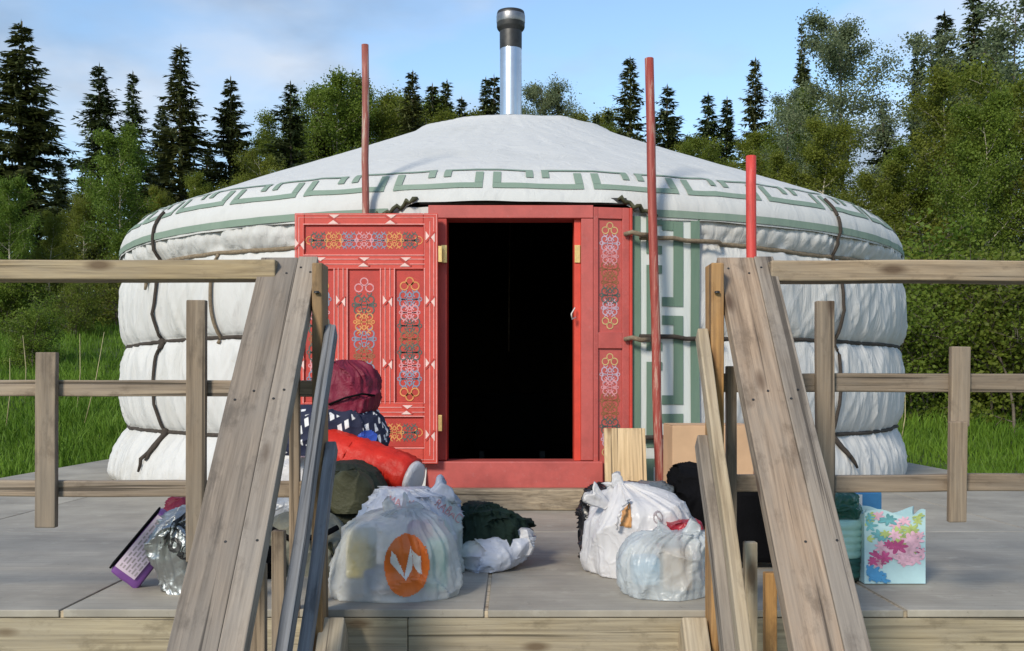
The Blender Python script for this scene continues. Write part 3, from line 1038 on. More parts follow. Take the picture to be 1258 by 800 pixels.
hrail('top_rail', 0.735, 3.36, 322.5, 347.5, M['wood_tan'], rr, 0.098, YR, 6)
hrail('middle_rail', 0.585, 3.36, 459, 482, M['wood_rail'], rr, 0.03, YR, 7)
hrail('lower_rail', 0.585, 3.36, 583, 604, M['wood_rail'], rr, 0.03, YR, 8)
board('batten', P(1013, 370, yb), P(1014, 690, yb), 0.052, 0.025, (0, -1, 0), M['wood_rail'], rr, 0.003, 0.003, 9)
board('batten', P(1179.5, 426, yb), P(1177.5, 524, yb), 0.054, 0.025, (0, -1, 0), M['wood_rail'], rr, 0.003, 0.003, 10)
board('batten', P(1176.5, 518, yb - 0.02), P(1175.5, 641, yb), 0.05, 0.022, (0, -1, 0), M['wood_rail'], rr, 0.003, 0.003, 11)
board('end_post', (3.3, YR + 0.045, -0.2), (3.3, YR + 0.045, 0.94), 0.09, 0.045, (0, -1, 0), M['wood_rail'], rr, 0.003)

# ------------------------------------------------------------------ stairs with handrails
def ang_pt(p, deg, dist):
    """from p go down-slope towards the camera"""
    a = math.radians(deg)
    return Vector(p) + Vector((0, -math.cos(a), -math.sin(a))) * dist


st = thing('wooden_stairs', 'wooden stairs in front with pale cut stringer ends at the deck edge', 'stairs', (0, 2.4, -1))
for sx in (-0.505, 0.512):
    top = Vector((sx, 3.03, -0.06))
    board('stringer', top, ang_pt(top, 47, 1.25), 0.16, 0.07, (1, 0, 0), M['wood_pale'], st, 0.005, 0.002, 3)
for i in range(5):
    y, z = 2.88 - i * 0.19, -0.2 - i * 0.195
    board('tread', (-0.465, y, z), (0.47, y, z), 0.22, 0.035, (0, 0, 1), M['wood_rail'], st, 0.004)


def up_n(deg):
    a = math.radians(deg)
    return Vector((0, -math.sin(a), math.cos(a)))


def handrail(side, label, A, mats):
    """A: dict of measured offsets for this side"""
    h = thing('stair_handrail', label, 'handrail', (0.56 * side, 3.0, -0.2))
    deg = A['deg']
    for cx, w, m, nm, sh in A['boards']:
        p0 = Vector((cx, 3.075, 1.0 + sh))
        board(nm, p0, ang_pt(p0, deg, 1.75), w, 0.046, up_n(deg), m, h, 0.003, 0.002, 2.0)
        nrm = up_n(deg)
        for q_, (dd, ox) in enumerate([(0.05, -0.25), (0.07, 0.28), (0.52, 0.1), (0.55, -0.3), (0.98, 0.2)]):
            c_ = ang_pt(p0, deg, dd) + nrm * 0.0235 + Vector((w * ox, 0, 0))
            vs_, fs_ = tube_data([c_ - nrm * 0.003, c_ + nrm * 0.0008], 0.0034, 9)
            mesh_obj('screw_head', vs_, fs_, M['soot'], h)
    x0, x1 = A['post']
    board('post', ((x0 + x1) / 2, 2.985, -0.75), ((x0 + x1) / 2, 2.985, 0.985), x1 - x0, 0.095, (0, -1, 0), A['postmat'], h, 0.004, 0.003, 2)
    board('post_side_board', (A['pb'], 3.045, -0.02), (A['pb'], 3.045, 0.70), 0.03, 0.022, (0, -1, 0), M['wood_rail'], h, 0.003, 0.002, 3)
    for nm, p, d, ln, w, m in A['diag']:
        board(nm, p, ang_pt(p, d, ln), w, 0.03, (1, 0, 0), m, h, 0.004, 0.006, p[2])
    for x, y, z1, w, m in A['bal']:
        board('baluster', (x, y, -0.95), (x, y, z1), w, 0.03, (0, -1, 0), m, h, 0.003, 0.003, x)
    for bx_, bz in ((A['post'][0] + 0.015, 0.9),):
        lathe_obj('bolt_head', [(0.0, 0.006), (0.007, 0.005), (0.008, 0.0)], M['soot'], h, (bx_, 2.93, bz), 10)
    return h


handrail(-1, 'left stair handrail of two grey-brown planks sloping down towards the viewer',
         dict(deg=48, boards=[(-0.672, 0.108, M['wood_hand_grey'], 'rail_board', 0.0), (-0.5895, 0.056, M['wood_grey'], 'rail_board', 0.003)],
              post=(-0.556, -0.526), postmat=M['wood_post_shaded'], pb=-0.625,
              diag=[('middle_diagonal_rail', (-0.509, 2.99, 0.80), 50, 1.5, 0.05, M['wood_blue']), ('lower_diagonal_rail', (-0.509, 2.99, 0.475), 51, 1.2, 0.045, M['wood_blue'])],
              bal=[(-0.632, 2.63, 0.2, 0.042, M['wood_rail']), (-0.617, 2.8, 0.26, 0.034, M['wood_rail'])]), None)
handrail(1, 'right stair handrail of two worn planks sloping down towards the viewer',
         dict(deg=48, boards=[(0.645, 0.106, M['wood_hand'], 'rail_board', 0.0), (0.7265, 0.056, M['wood_grey'], 'rail_board', 0.003)],
              post=(0.553, 0.589), postmat=M['wood_orange'], pb=0.63,
              diag=[('middle_diagonal_rail', (0.536, 2.99, 0.79), 54, 1.4, 0.05, M['wood_pale']), ('lower_diagonal_rail', (0.535, 2.99, 0.49), 54, 1.1, 0.06, M['wood_grey'])],
              bal=[(0.632, 2.8, 0.23, 0.033, M['wood_pale']), (0.655, 2.68, 0.17, 0.03, M['wood_orange'])]), None)

# ------------------------------------------------------------------ yurt
YC = 8.55
yurt = thing('yurt', 'white canvas yurt with green meander trim and a red painted door', 'yurt', (0, YC, 0))
ROPE_H = [0.365, 0.92, 1.43]


def rope_h(i, phi):
    return ROPE_H[i] + 0.03 * noise.noise(Vector((math.sin(phi) * 2.2, math.cos(phi) * 2.2, i * 7.7)))


def wall_r(h, phi):
    hs = [rope_h(i, phi) for i in range(3)]
    rw = 2.895
    if h < hs[0]:
        t = h / hs[0]
        base = rw + (0.155 if phi < 0 else 0.085) * (1 - t) ** 0.75 + 0.035 * math.sin(math.pi * t) - 0.03 * max(0, 1 - t * 8)
        near = t
    elif h < hs[1]:
        t = (h - hs[0]) / (hs[1] - hs[0])
        base = rw - 0.008 + (0.086 + 0.03 * noise.noise(Vector((math.sin(phi) * 4, math.cos(phi) * 4, 40)))) * max(0, math.sin(math.pi * t)) ** 0.5
        near = abs(2 * t - 1)
    elif h < hs[2]:
        t = (h - hs[1]) / (hs[2] - hs[1])
        base = rw - 0.008 + (0.09 + 0.03 * noise.noise(Vector((math.sin(phi) * 4, math.cos(phi) * 4, 50)))) * max(0, math.sin(math.pi * t)) ** 0.5
        near = abs(2 * t - 1)
    else:
        t = (h - hs[2]) / 0.2
        base = rw + 0.080 * min(1, max(0, t) * 2.6) ** 0.45 - 0.02 * max(0, t - 0.45)
        near = max(0, 1 - t)
    s = phi * 2.95
    f1 = noise.noise(Vector((s * 4.5 + h * 0.9, h * 1.1, 1.0)))
    f2 = noise.noise(Vector((s * 11.0 + 2 * f1 + h * 2.0, h * 2.0, 4.0)))
    f3 = noise.noise(Vector((s * 1.4, h * 1.5, 8.0)))
    f4 = noise.noise(Vector((s * 7 - h * 4 + f3, h * 1.2, 12.0)))
    c1 = (1 - min(1, abs(f1) * 2.2)) ** 3
    c2 = (1 - min(1, abs(f2) * 2.0)) ** 3
    c4 = (1 - min(1, abs(f4) * 2.4)) ** 4
    up_ = 1.0 + 1.1 * min(1, max(0, (h - hs[2]) / 0.1))
    fold = ((0.010 + 0.014 * near) * c1 + (0.005 + 0.008 * near) * c2 + 0.008 * c4) * up_ - 0.012 + 0.02 * f3
    if h > hs[2]:
        k_ = min(1, (h - hs[2]) / 0.03)
        fold = fold * (1 - k_) + k_ * (-0.020 * c1 - 0.014 * c2 - 0.012 * c4 + 0.004 * f3)
    r_ = base + fold
    if 0.0 < phi < 0.43:
        # pressed flat under the applique panel beside the door
        k_ = 1.0 if phi < 0.375 else (0.43 - phi) / 0.055
        r_ = r_ * (1 - k_) + min(r_, 2.945) * k_
    return r_


def surf(phi, r, h):
    return Vector((r * math.sin(phi), YC - r * math.cos(phi), h))


PH0, PH1 = -0.150, 0.218
N_PH, N_H = 1100, 96
vs, fs = [], []
HTOP = 1.60
for i in range(N_PH + 1):
    phi = PH1 + (2 * math.pi - (PH1 - PH0)) * i / N_PH
    for j in range(N_H + 1):
        h = HTOP * j / N_H
        vs.append(surf(phi, wall_r(h, ((phi + math.pi) % (2 * math.pi)) - math.pi), h + 0.003))
for i in range(N_PH):
    for j in range(N_H):
        a = i * (N_H + 1) + j
        fs.append((a, a + N_H + 1, a + N_H + 2, a + 1))
mesh_obj('wall_cover', vs, fs, M['canvas'], yurt, smooth=True)
# felt lining and floor, coloured dark to stand for the indoor shade
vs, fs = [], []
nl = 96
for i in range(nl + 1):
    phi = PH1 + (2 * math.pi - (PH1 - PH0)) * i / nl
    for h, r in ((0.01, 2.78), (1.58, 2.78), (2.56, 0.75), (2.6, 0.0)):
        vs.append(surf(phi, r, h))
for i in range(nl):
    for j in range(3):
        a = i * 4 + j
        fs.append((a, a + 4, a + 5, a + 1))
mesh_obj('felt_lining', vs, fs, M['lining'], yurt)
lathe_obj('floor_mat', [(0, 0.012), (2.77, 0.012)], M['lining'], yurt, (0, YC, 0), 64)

# roof cover
PROF = [(2.958, 1.50), (2.968, 1.56), (2.962, 1.63), (2.925, 1.705), (2.83, 1.80), (2.4, 1.985), (1.6, 2.30), (1.0, 2.545), (0.8, 2.635), (0.62, 2.69), (0.4, 2.725), (0.0, 2.745)]
ARC = [0.0]
for (a, b), (c_, d_) in zip(PROF[:-1], PROF[1:]):
    ARC.append(ARC[-1] + math.hypot(c_ - a, d_ - b))


def roof_rh(s):
    s = max(0, min(ARC[-1], s))
    for i in range(len(ARC) - 1):
        if s <= ARC[i + 1] + 1e-9:
            t = (s - ARC[i]) / (ARC[i + 1] - ARC[i])
            p0 = PROF[max(0, i - 1)]
            p1, p2 = PROF[i], PROF[i + 1]
            p3 = PROF[min(len(PROF) - 1, i + 2)]
            o = []
            for q in (0, 1):
                m1, m2 = (p2[q] - p0[q]) / 2, (p3[q] - p1[q]) / 2
                lim = abs(p2[q] - p1[q]) * 1.5 + 1e-6
                m1 = max(-lim, min(lim, m1))
                m2 = max(-lim, min(lim, m2))
                o.append((2 * t ** 3 - 3 * t * t + 1) * p1[q] + (t ** 3 - 2 * t * t + t) * m1 + (-2 * t ** 3 + 3 * t * t) * p2[q] + (t ** 3 - t * t) * m2)
            return o
    return PROF[-1]


def edge_s(phi):
    """arc-length where the roof cover starts (it is hitched up over the door)"""
    e = 0.05 + 0.008 * noise.noise(Vector((phi * 9, 0, 2)))
    d = 0.0
    if -0.235 < phi < 0.26:
        d = min(1, (phi + 0.235) / 0.06, (0.26 - phi) / 0.06)
        e += 0.075 * d + 0.02 * noise.noise(Vector((phi * 40, 3, 2))) * (1 - d)
    return e


def roof_pt(phi, s, off=0.0):
    r, h = roof_rh(s)
    r2, h2 = roof_rh(s + 0.02)
    r1, h1 = roof_rh(max(0, s - 0.02))
    tx, tz = r2 - r1, h2 - h1
    ln = math.hypot(tx, tz) or 1
    nr, nz = tz / ln, -tx / ln
    pole = phi * 2.95
    k_ = min(1, r / 2.2)
    w = 0.010 * k_ * noise.noise(Vector((pole * 1.6, s * 0.8, 20))) + 0.006 * k_ * (1 - 2 * abs(noise.noise(Vector((pole * 4.2 + s, s * 1.6, 24)))))
    w += -0.003 * k_ * k_ * (0.5 + 0.5 * math.cos(phi * 66)) ** 3 * min(1, max(0, s - 0.35))
    # crown ring edge
    w += 0.02 * math.exp(-((s - (ARC[8] - 0.02)) / 0.025) ** 2) * (0.6 + 0.8 * noise.noise(Vector((math.sin(phi) * 3, math.cos(phi) * 3, 3))))
    w += off
    return surf(phi, max(0, r + nr * w), h + nz * w)


vs, fs = [], []
NP, NS = 480, 90
for i in range(NP + 1):
    phi = -math.pi + 2 * math.pi * i / NP
    s0 = edge_s(phi)
    for j in range(NS + 1):
        s = s0 + (ARC[-1] - s0) * (j / NS) ** 1.15
        vs.append(roof_pt(phi, s))
for i in range(NP):
    for j in range(NS):
        a = i * (NS + 1) + j
        fs.append((a, a + NS + 1, a + NS + 2, a + 1))
roof = mesh_obj('roof_cover', vs, fs, M['roof'], yurt, smooth=True)


def roof_patch(vs, fs, p0, p1, s0, s1, off=0.005):
    n = max(1, int(abs(p1 - p0) / 0.02))
    m_ = max(1, int(abs(s1 - s0) / 0.03))
    b = len(vs)
    for i in range(n + 1):
        for j in range(m_ + 1):
            vs.append(roof_pt(p0 + (p1 - p0) * i / n, s0 + (s1 - s0) * j / m_, off))
    for i in range(n):
        for j in range(m_):
            a = b + i * (m_ + 1) + j
            fs.append((a, a + m_ + 1, a + m_ + 2, a + 1))


vs, fs = [], []
NPER = 34
per = 2 * math.pi / NPER
wl = 0.016          # side bar half angle
for q in range(NPER):
    c0 = q * per + 0.048
    while c0 > math.pi:
        c0 -= 2 * math.pi
    a0, a1 = c0 - per / 2 + 0.009, c0 + per / 2 - 0.009
    # U shape
    roof_patch(vs, fs, a0, a1, 0.205, 0.248)
    roof_patch(vs, fs, a0, a0 + 0.015, 0.25, 0.345)
    roof_patch(vs, fs, a1 - 0.015, a1, 0.25, 0.345)
    # inverted U, half a period on
    b0, b1 = c0 + 0.008, c0 + per - 0.008
    roof_patch(vs, fs, b0, b1, 0.375, 0.41)
    roof_patch(vs, fs, b0, b0 + 0.014, 0.31, 0.373, 0.006)
    roof_patch(vs, fs, b1 - 0.014, b1, 0.31, 0.373, 0.006)
mesh_obj('meander_trim', vs, fs, M['trim'], yurt, smooth=True)
vs, fs = [], []
n_ = 300
for i in range(n_):
    p0 = 0.25 + (2 * math.pi - 0.25 - 0.225) * i / n_
    p1 = 0.25 + (2 * math.pi - 0.25 - 0.225) * (i + 1) / n_
    roof_patch(vs, fs, p0, p1, 0.06, 0.10)
mesh_obj('eave_band', vs, fs, M['trim'], yurt, smooth=True)


# vertical meander panel right of the door
def wall_patch(vs, fs, p0, p1, h0, h1, off):
    n = max(2, int(abs(p1 - p0) / 0.008))
    m_ = max(2, int(abs(h1 - h0) / 0.03))
    b = len(vs)
    for i in range(n + 1):
        for j in range(m_ + 1):
            ph = p0 + (p1 - p0) * i / n
            h = h0 + (h1 - h0) * j / m_
            vs.append(surf(ph, 2.952 + 0.010 * noise.noise(Vector((ph * 14, h * 1.6, 31))) + off, h))
    for i in range(n):
        for j in range(m_):
            a = b + i * (m_ + 1) + j
            fs.append((a, a + m_ + 1, a + m_ + 2, a + 1))


def phi_of(px):
    lo, hi = -0.9, 0.9
    for _ in range(40):
        m_ = (lo + hi) / 2
        if 629 + F * 2.95 * math.sin(m_) / (YC - 2.95 * math.cos(m_)) < px:
            lo = m_
        else:
            hi = m_
    return lo


vs, fs = [], []
wall_patch(vs, fs, phi_of(776), phi_of(858), 0.06, 1.56, 0.006)
mesh_obj('side_panel_cloth', vs, fs, M['trim_white'], yurt, smooth=True)
vs, fs = [], []
wall_patch(vs, fs, phi_of(776), phi_of(786), 0.06, 1.56, 0.011)
wall_patch(vs, fs, phi_of(847), phi_of(858), 0.06, 1.56, 0.011)
hh = [(0.10, 0.50), (0.55, 1.03), (1.08, 1.54)]
for a, b in hh:
    wall_patch(vs, fs, phi_of(826), phi_of(838), a, b, 0.011)
    wall_patch(vs, fs, phi_of(812), phi_of(825.8), a, a + 0.05, 0.011)
    wall_patch(vs, fs, phi_of(812), phi_of(825.8), b - 0.05, b, 0.011)
for a, b in [(0.06, 0.26), (0.32, 0.78), (0.84, 1.3), (1.36, 1.56)]:
    wall_patch(vs, fs, phi_of(793), phi_of(802), a, b, 0.011)
    wall_patch(vs, fs, phi_of(802.2), phi_of(812), a, a + 0.045, 0.012)
    wall_patch(vs, fs, phi_of(802.2), phi_of(812), b - 0.045, b, 0.012)
mesh_obj('side_panel_meander', vs, fs, M['trim_dark'], yurt, smooth=True)

# ropes
for i in range(3):
    pts = []
    p_a, p_b = PH1 + 0.012, 2 * math.pi + PH0 - 0.09
    for q in range(260):
        ph = p_a + (p_b - p_a) * q / 259
        pw = ((ph + math.pi) % (2 * math.pi)) - math.pi
        h = rope_h(i, pw)
        pts.append(surf(ph, max(wall_r(h, pw) + 0.022, 2.988 if ph < 0.40 else 0), h + (0.012 if ph < 0.3 else 0)))
    tube_obj('girth_rope', pts, 0.0125, M['rope_brown'] if i == 2 else M['rope'], yurt, 7)


def vrope(phi, h0, h1, s1, mat, wob):
    pts = []
    n = 36
    for q in range(n + 1):
        h = h0 + (h1 - h0) * q / n
        ph = phi + wob * noise.noise(Vector((h * 2.0, phi * 5, 1)))
        pts.append(surf(ph, wall_r(h, ph) + 0.016, h))
    if s1 > 0:
        for q in range(1, 24):
            pts.append(roof_pt(phi, 0.06 + s1 * q / 23, 0.012))
    tube_obj('tie_rope', pts, 0.0105, mat, yurt, 7)


vrope(phi_of(194), 0.34, 1.53, 0.2, M['rope'], 0.012)
vrope(phi_of(1026), 0.34, 1.53, 0.25, M['rope'], 0.008)
vrope(phi_of(264), 0.9, 1.42, 0.0, M['rope_brown'], 0.02)


def knot(phi, h, down, mat, dphi):
    bm = bmesh.new()
    bmesh.ops.create_icosphere(bm, subdivisions=2, radius=0.03)
    c_ = surf(phi, wall_r(h, phi) + 0.02, h)
    for v_ in bm.verts:
        v_.co *= 1 + 0.25 * noise.noise(v_.co * 40)
    o = bm_obj('rope_knot', bm, mat, yurt, Matrix.Translation(c_), True)
    for k_ in range(2):
        pts = []
        for q in range(7):
            t = q / 6
            hq = h - down * t * (1 if k_ == 0 else 0.7)
            pq = phi + dphi * t * (1 if k_ == 0 else 0.55) + 0.006 * k_
            pts.append(surf(pq, wall_r(max(0.03, hq), pq) + 0.02, hq))
        tube_obj('rope_end', pts, [0.017, 0.016, 0.015, 0.015, 0.013, 0.011, 0.008], mat, yurt, 6)


knot(phi_of(196), 0.36, 0.24, M['rope'], -0.03)
knot(phi_of(184), 1.40, 0.14, M['rope_brown'], -0.005)
knot(phi_of(1024), 0.36, 0.2, M['rope'], 0.06)
knot(phi_of(195), 0.92, 0.05, M['rope'], 0.0)
# rope twisted round the door jamb end
for py in (288, 417):
    p = P(771, py, 5.62)
    tube_obj('rope_end', [p + Vector((-0.015, 0, 0.0)), p + Vector((0.02, -0.03, 0.008)), p + Vector((0.07, -0.02, -0.004)), p + Vector((0.12, 0.02, 0.0))], 0.013, M['rope_brown'], yurt, 7)

# ------------------------------------------------------------------ door frame and leaf
YD = 5.60
df = bpy.data.objects.new('door_frame', None)
put(df, yurt, Matrix.Translation((0, YD, 0)))


def dbox(name, px0, px1, py0, py1, yf, yb_, mat, parent, bevel=0.004):
    a, b = P(px0, py1, yf), P(px1, py0, yf)
    return box_obj(name, a.x, b.x, yf, yb_, a.z, b.z, mat, parent, bevel)


dbox('lintel', 526, 729, 252, 268, YD, YD + 0.16, M['red_frame'], df)
dbox('left_jamb', 526, 549, 268.5, 566, YD + 0.004, YD + 0.16, M['red_panel'], df)
dbox('right_jamb', 714, 729, 268.5, 566, YD + 0.002, YD + 0.10, M['red_frame'], df)
dbox('jamb_reveal', 705.5, 713.6, 268.8, 566, YD + 0.03, YD + 0.17, M['red_jamb_lit'], df, 0.002)
dbox('threshold', 522, 741, 567, 600, YD - 0.02, YD + 0.2, M['red_frame'], df, 0.006)
sill = dbox('door_step', 518, 748, 601, 627.5, YD - 0.10, YD + 0.2, M['wood_step'], df, 0.01)
dbox('head_board', 515, 770, 243, 251.4, YD + 0.035, YD + 0.2, M['soot'], df)
for px in (545.5, 709.5):
    for py in (312,):
        dbox('hinge', px - 3.5, px + 3.5, py - 11, py + 11, YD - 0.004 if px < 600 else YD + 0.022, YD + 0.03, M['brass'], df, 0.002)
pts = [P(706, 378, 5.6), P(702, 386, 5.58), P(703, 392, 5.58), P(707, 390, 5.6)]
tube_obj('door_hook', pts, 0.004, M['white_ink'], df, 6)

# right angled side panel (two ornamented fields); drawn in its own flat frame then swung back
ANG = math.radians(10)
PX0 = P(729.4, 0, YD).x


def side_m():
    return Matrix.Translation((PX0, YD + 0.004, 0)) @ Matrix.Rotation(ANG, 4, 'Z')


def sbox(name, x0, x1, z0, z1, y0, y1, mat, bevel=0.003):
    bm = bmesh.new()
    bm_box(bm, x0, x1, y0, y1, z0, z1, bevel)
    return bm_obj(name, bm, mat, df, side_m())


def zz(py):
    return P(0, py, YD).z


SW = 0.196
sbox('side_stile', 0.0, 0.026, zz(598), zz(254), 0, 0.05, M['red_frame'])
sbox('side_stile', 0.158, SW, zz(598), zz(254), 0, 0.05, M['red_frame'])
for a, b in ((254, 268), (408, 428), (570, 598)):
    sbox('side_rail', 0.0262, 0.1578, zz(b), zz(a), 0.001, 0.05, M['red_frame'])
for a, b in ((268.2, 407.8), (428.2, 569.8)):
    sbox('side_field', 0.0262, 0.1578, zz(b), zz(a), 0.014, 0.04, M['red_frame'], 0.0)
sbox('edge_trim', SW + 0.0005, SW + 0.016, zz(598), zz(254), -0.006, 0.06, M['red'], 0.003)


# flat painted strokes
class Ink:
    def __init__(self):
        self.v, self.f, self.mi, self.mats = [], [], [], []

    def slot(self, m):
        if m not in self.mats:
            self.mats.append(m)
        return self.mats.index(m)

    def stroke(self, pts, w, m, off=0.0, closed=False):
        n = len(pts)
        i0 = len(self.v)
        for i, (x, z) in enumerate(pts):
            a = pts[(i - 1) % n] if (closed or i > 0) else pts[i]
            b = pts[(i + 1) % n] if (closed or i < n - 1) else pts[i]
            dx, dz = b[0] - a[0], b[1] - a[1]
            ln = math.hypot(dx, dz) or 1
            nx_, nz_ = -dz / ln * w / 2, dx / ln * w / 2
            self.v.append((x + nx_, -off, z + nz_))
            self.v.append((x - nx_, -off, z - nz_))
        for i in range(n if closed else n - 1):
            j = (i + 1) % n
            self.f.append((i0 + 2 * i, i0 + 2 * i + 1, i0 + 2 * j + 1, i0 + 2 * j))
            self.mi.append(self.slot(m))

    def poly(self, pts, m, off=0.0):
        i0 = len(self.v)
        self.v.extend([(x, -off, z) for x, z in pts])
        self.f.append(tuple(range(i0, i0 + len(pts))))
        self.mi.append(self.slot(m))

    def arc(self, cx, cz, r, a0, a1, w, m, off=0.0, n=10, sq=1.0):
        self.stroke([(cx + r * math.cos(a0 + (a1 - a0) * i / n), cz + sq * r * math.sin(a0 + (a1 - a0) * i / n)) for i in range(n + 1)], w, m, off)

    def build(self, name, parent, world):
        return mesh_obj(name, self.v, self.f, self.mats, parent, world, mi=self.mi)


def motif(ink, cx, cz, hw, hh_, m, w, off):
    for sx in (-1, 1):
        for sz in (-1, 1):
            ox, oz = cx + sx * hw * 0.52, cz + sz * hh_ * 0.42
            r = min(hw * 0.42, hh_ * 0.5)
            st_ = 0 if sx > 0 else math.pi
            # C scroll that curls in on itself
            pts = []
            for i in range(17):
                t = i / 16
                rr_ = r * (1 - 0.62 * t)
                a = st_ + sx * sz * (-1.9 + 6.3 * t)
                pts.append((ox + rr_ * math.cos(a), oz + rr_ * math.sin(a)))
            ink.stroke(pts, w, m, off)
    for sx in (-1, 1):
        ink.arc(cx + sx * hw * 0.9, cz, hw * 0.16, 0, 6.283, w * 0.8, m, off - 0.0001, 8)
        ink.arc(cx, cz + sx * hh_ * 0.42, hw * 0.2, 0, 6.283, w * 0.9, m, off - 0.0001, 8)
        ink.arc(cx + sx * hw * 0.45, cz + hh_ * 0.9, hw * 0.2, math.pi, 2 * math.pi, w * 0.8, m, off - 0.0001, 6)
        ink.arc(cx + sx * hw * 0.45, cz - hh_ * 0.9, hw * 0.2, 0, math.pi, w * 0.8, m, off - 0.0001, 6)
    ink.stroke([(cx, cz + hh_ * 0.75), (cx + hw * 0.3, cz), (cx, cz - hh_ * 0.75), (cx - hw * 0.3, cz)], w * 0.9, m, off, True)
    ink.stroke([(cx - hw * 0.85, cz), (cx + hw * 0.85, cz)], w * 0.8, m, off)


def finial(ink, cx, cz, hw, hh_, m, w, off, up=1):
    for sx in (-1, 1):
        ink.arc(cx + sx * hw * 0.5, cz, hw * 0.36, 0, 2 * math.pi, w, m, off, 12)
    ink.arc(cx, cz + up * hh_ * 0.6, hw * 0.34, 0, 2 * math.pi, w, m, off, 12)


SEQ_A = ['o_pink', 'o_dark', 'o_orange', 'o_blue', 'o_brown', 'o_blue', 'o_orange']
SEQ_B = ['o_orange', 'o_blue', 'o_pink', 'o_dark', 'o_brown', 'o_dark', 'o_pink', 'o_blue', 'o_orange']
SEQ_C = ['o_yellow', 'o_lilac', 'o_pink', 'o_brown', 'o_brown', 'o_dark', 'o_lilac', 'o_yellow']


def column(ink, cx, z_top, z_bot, hw, seq, w, off):
    n = len(seq)
    st_ = (z_top - z_bot) / n
    for i, m in enumerate(seq):
        cz = z_top - st_ * (i + 0.5)
        if i == 0 or i == n - 1:
            finial(ink, cx, cz, hw * 0.95, st_ * 0.6, M[m], w, off + 0.0002 * i, 1 if i == 0 else -1)
        else:
            motif(ink, cx, cz, hw * (1.0 if i % 2 else 0.86), st_ * 0.78, M[m], w, off + 0.0002 * (i % 3))


for a, b in ((274, 402), (436, 564)):
    ink = Ink()
    column(ink, 0.092, zz(a), zz(b), 0.052, SEQ_C, 0.006, -0.0125)
    ink.build('painted_ornament', df, side_m())

# door leaf, swung open against the wall on the left
leaf = bpy.data.objects.new('door', None)
YL = 5.52
put(leaf, yurt, Matrix.Translation((P(538, 0, YL).x, YL, 0)))
leaf['label'] = 'open red door leaf painted with ornaments and knot borders'


def lx(px):
    return P(px, 0, YL).x


def lz(py):
    return P(0, py, YL).z


def lbox(name, px0, px1, py0, py1, y0, y1, mat, bevel=0.003):
    return box_obj(name, lx(px0), lx(px1), y0, y1, lz(py1), lz(py0), mat, leaf, bevel)


lbox('backing_board', 362.5, 537.5, 263, 569.5, YL + 0.022, YL + 0.045, M['red_panel'], 0.002)
cols = [(374, 409), (428, 466), (486, 520)]
lbox('stile', 362, 373.8, 262, 570, YL, YL + 0.021, M['red'])
lbox('stile', 520.2, 538, 262, 570, YL, YL + 0.021, M['red'])
lbox('rail', 374, 520, 262, 277, YL + 0.001, YL + 0.021, M['red'])
lbox('rail', 374, 520, 312, 331, YL + 0.001, YL + 0.021, M['red'])
lbox('rail', 374, 520, 494, 513, YL + 0.001, YL + 0.021, M['red'])
lbox('rail', 374, 520, 549, 570, YL + 0.001, YL + 0.021, M['red'])
lbox('muntin', 409, 428, 331.2, 493.8, YL + 0.002, YL + 0.021, M['red'])
lbox('muntin', 466, 486, 331.2, 493.8, YL + 0.002, YL + 0.021, M['red'])
for x0, x1, y0, y1 in [(374.3, 519.7, 277.3, 311.7), (374.3, 408.7, 331.3, 493.7), (428.3, 465.7, 331.3, 493.7), (486.3, 519.7, 331.3, 493.7), (374.3, 519.7, 513.3, 548.7)]:
    lbox('door_panel', x0, x1, y0, y1, YL + 0.012, YL + 0.0215, M['red_panel'], 0.0)

LM = Matrix.Translation((0, YL, 0))
ink = Ink()
PXM = YL / F       # metres per photo pixel on the leaf


def rect_line(px0, px1, py0, py1, w, m, off):
    ink.stroke([(lx(px0), lz(py0)), (lx(px1), lz(py0)), (lx(px1), lz(py1)), (lx(px0), lz(py1))], w * PXM, m, off, True)


# triple pink lines round the leaf, the panels and along the members
for d in (1.6, 5.2):
    rect_line(362 + d, 538 - d, 262 + d, 570 - d, 1.15, M['pink'], 0.002)
for x0, x1, y0, y1 in [(374, 520, 277, 312), (374, 409, 331, 494), (428, 466, 331, 494), (486, 520, 331, 494), (374, 520, 513, 549)]:
    rect_line(x0 - 1.5, x1 + 1.5, y0 - 1.5, y1 + 1.5, 1.2, M['pink'], 0.0024)
for xm in (418.5, 476):
    ink.stroke([(lx(xm - 3), lz(329)), (lx(xm - 3), lz(496))], 1.0 * PXM, M['pink'], 0.0022)
    ink.stroke([(lx(xm + 3), lz(329)), (lx(xm + 3), lz(496))], 1.0 * PXM, M['pink'], 0.0022)
for ym in (321.5, 503.5):
    ink.stroke([(lx(372), lz(ym - 3)), (lx(522), lz(ym - 3))], 1.0 * PXM, M['pink'], 0.0022)
    ink.stroke([(lx(372), lz(ym + 3)), (lx(522), lz(ym + 3))], 1.0 * PXM, M['pink'], 0.0022)
for xm in (528,):
    ink.stroke([(lx(xm), lz(272)), (lx(xm), lz(560))], 1.0 * PXM, M['pink'], 0.0022)


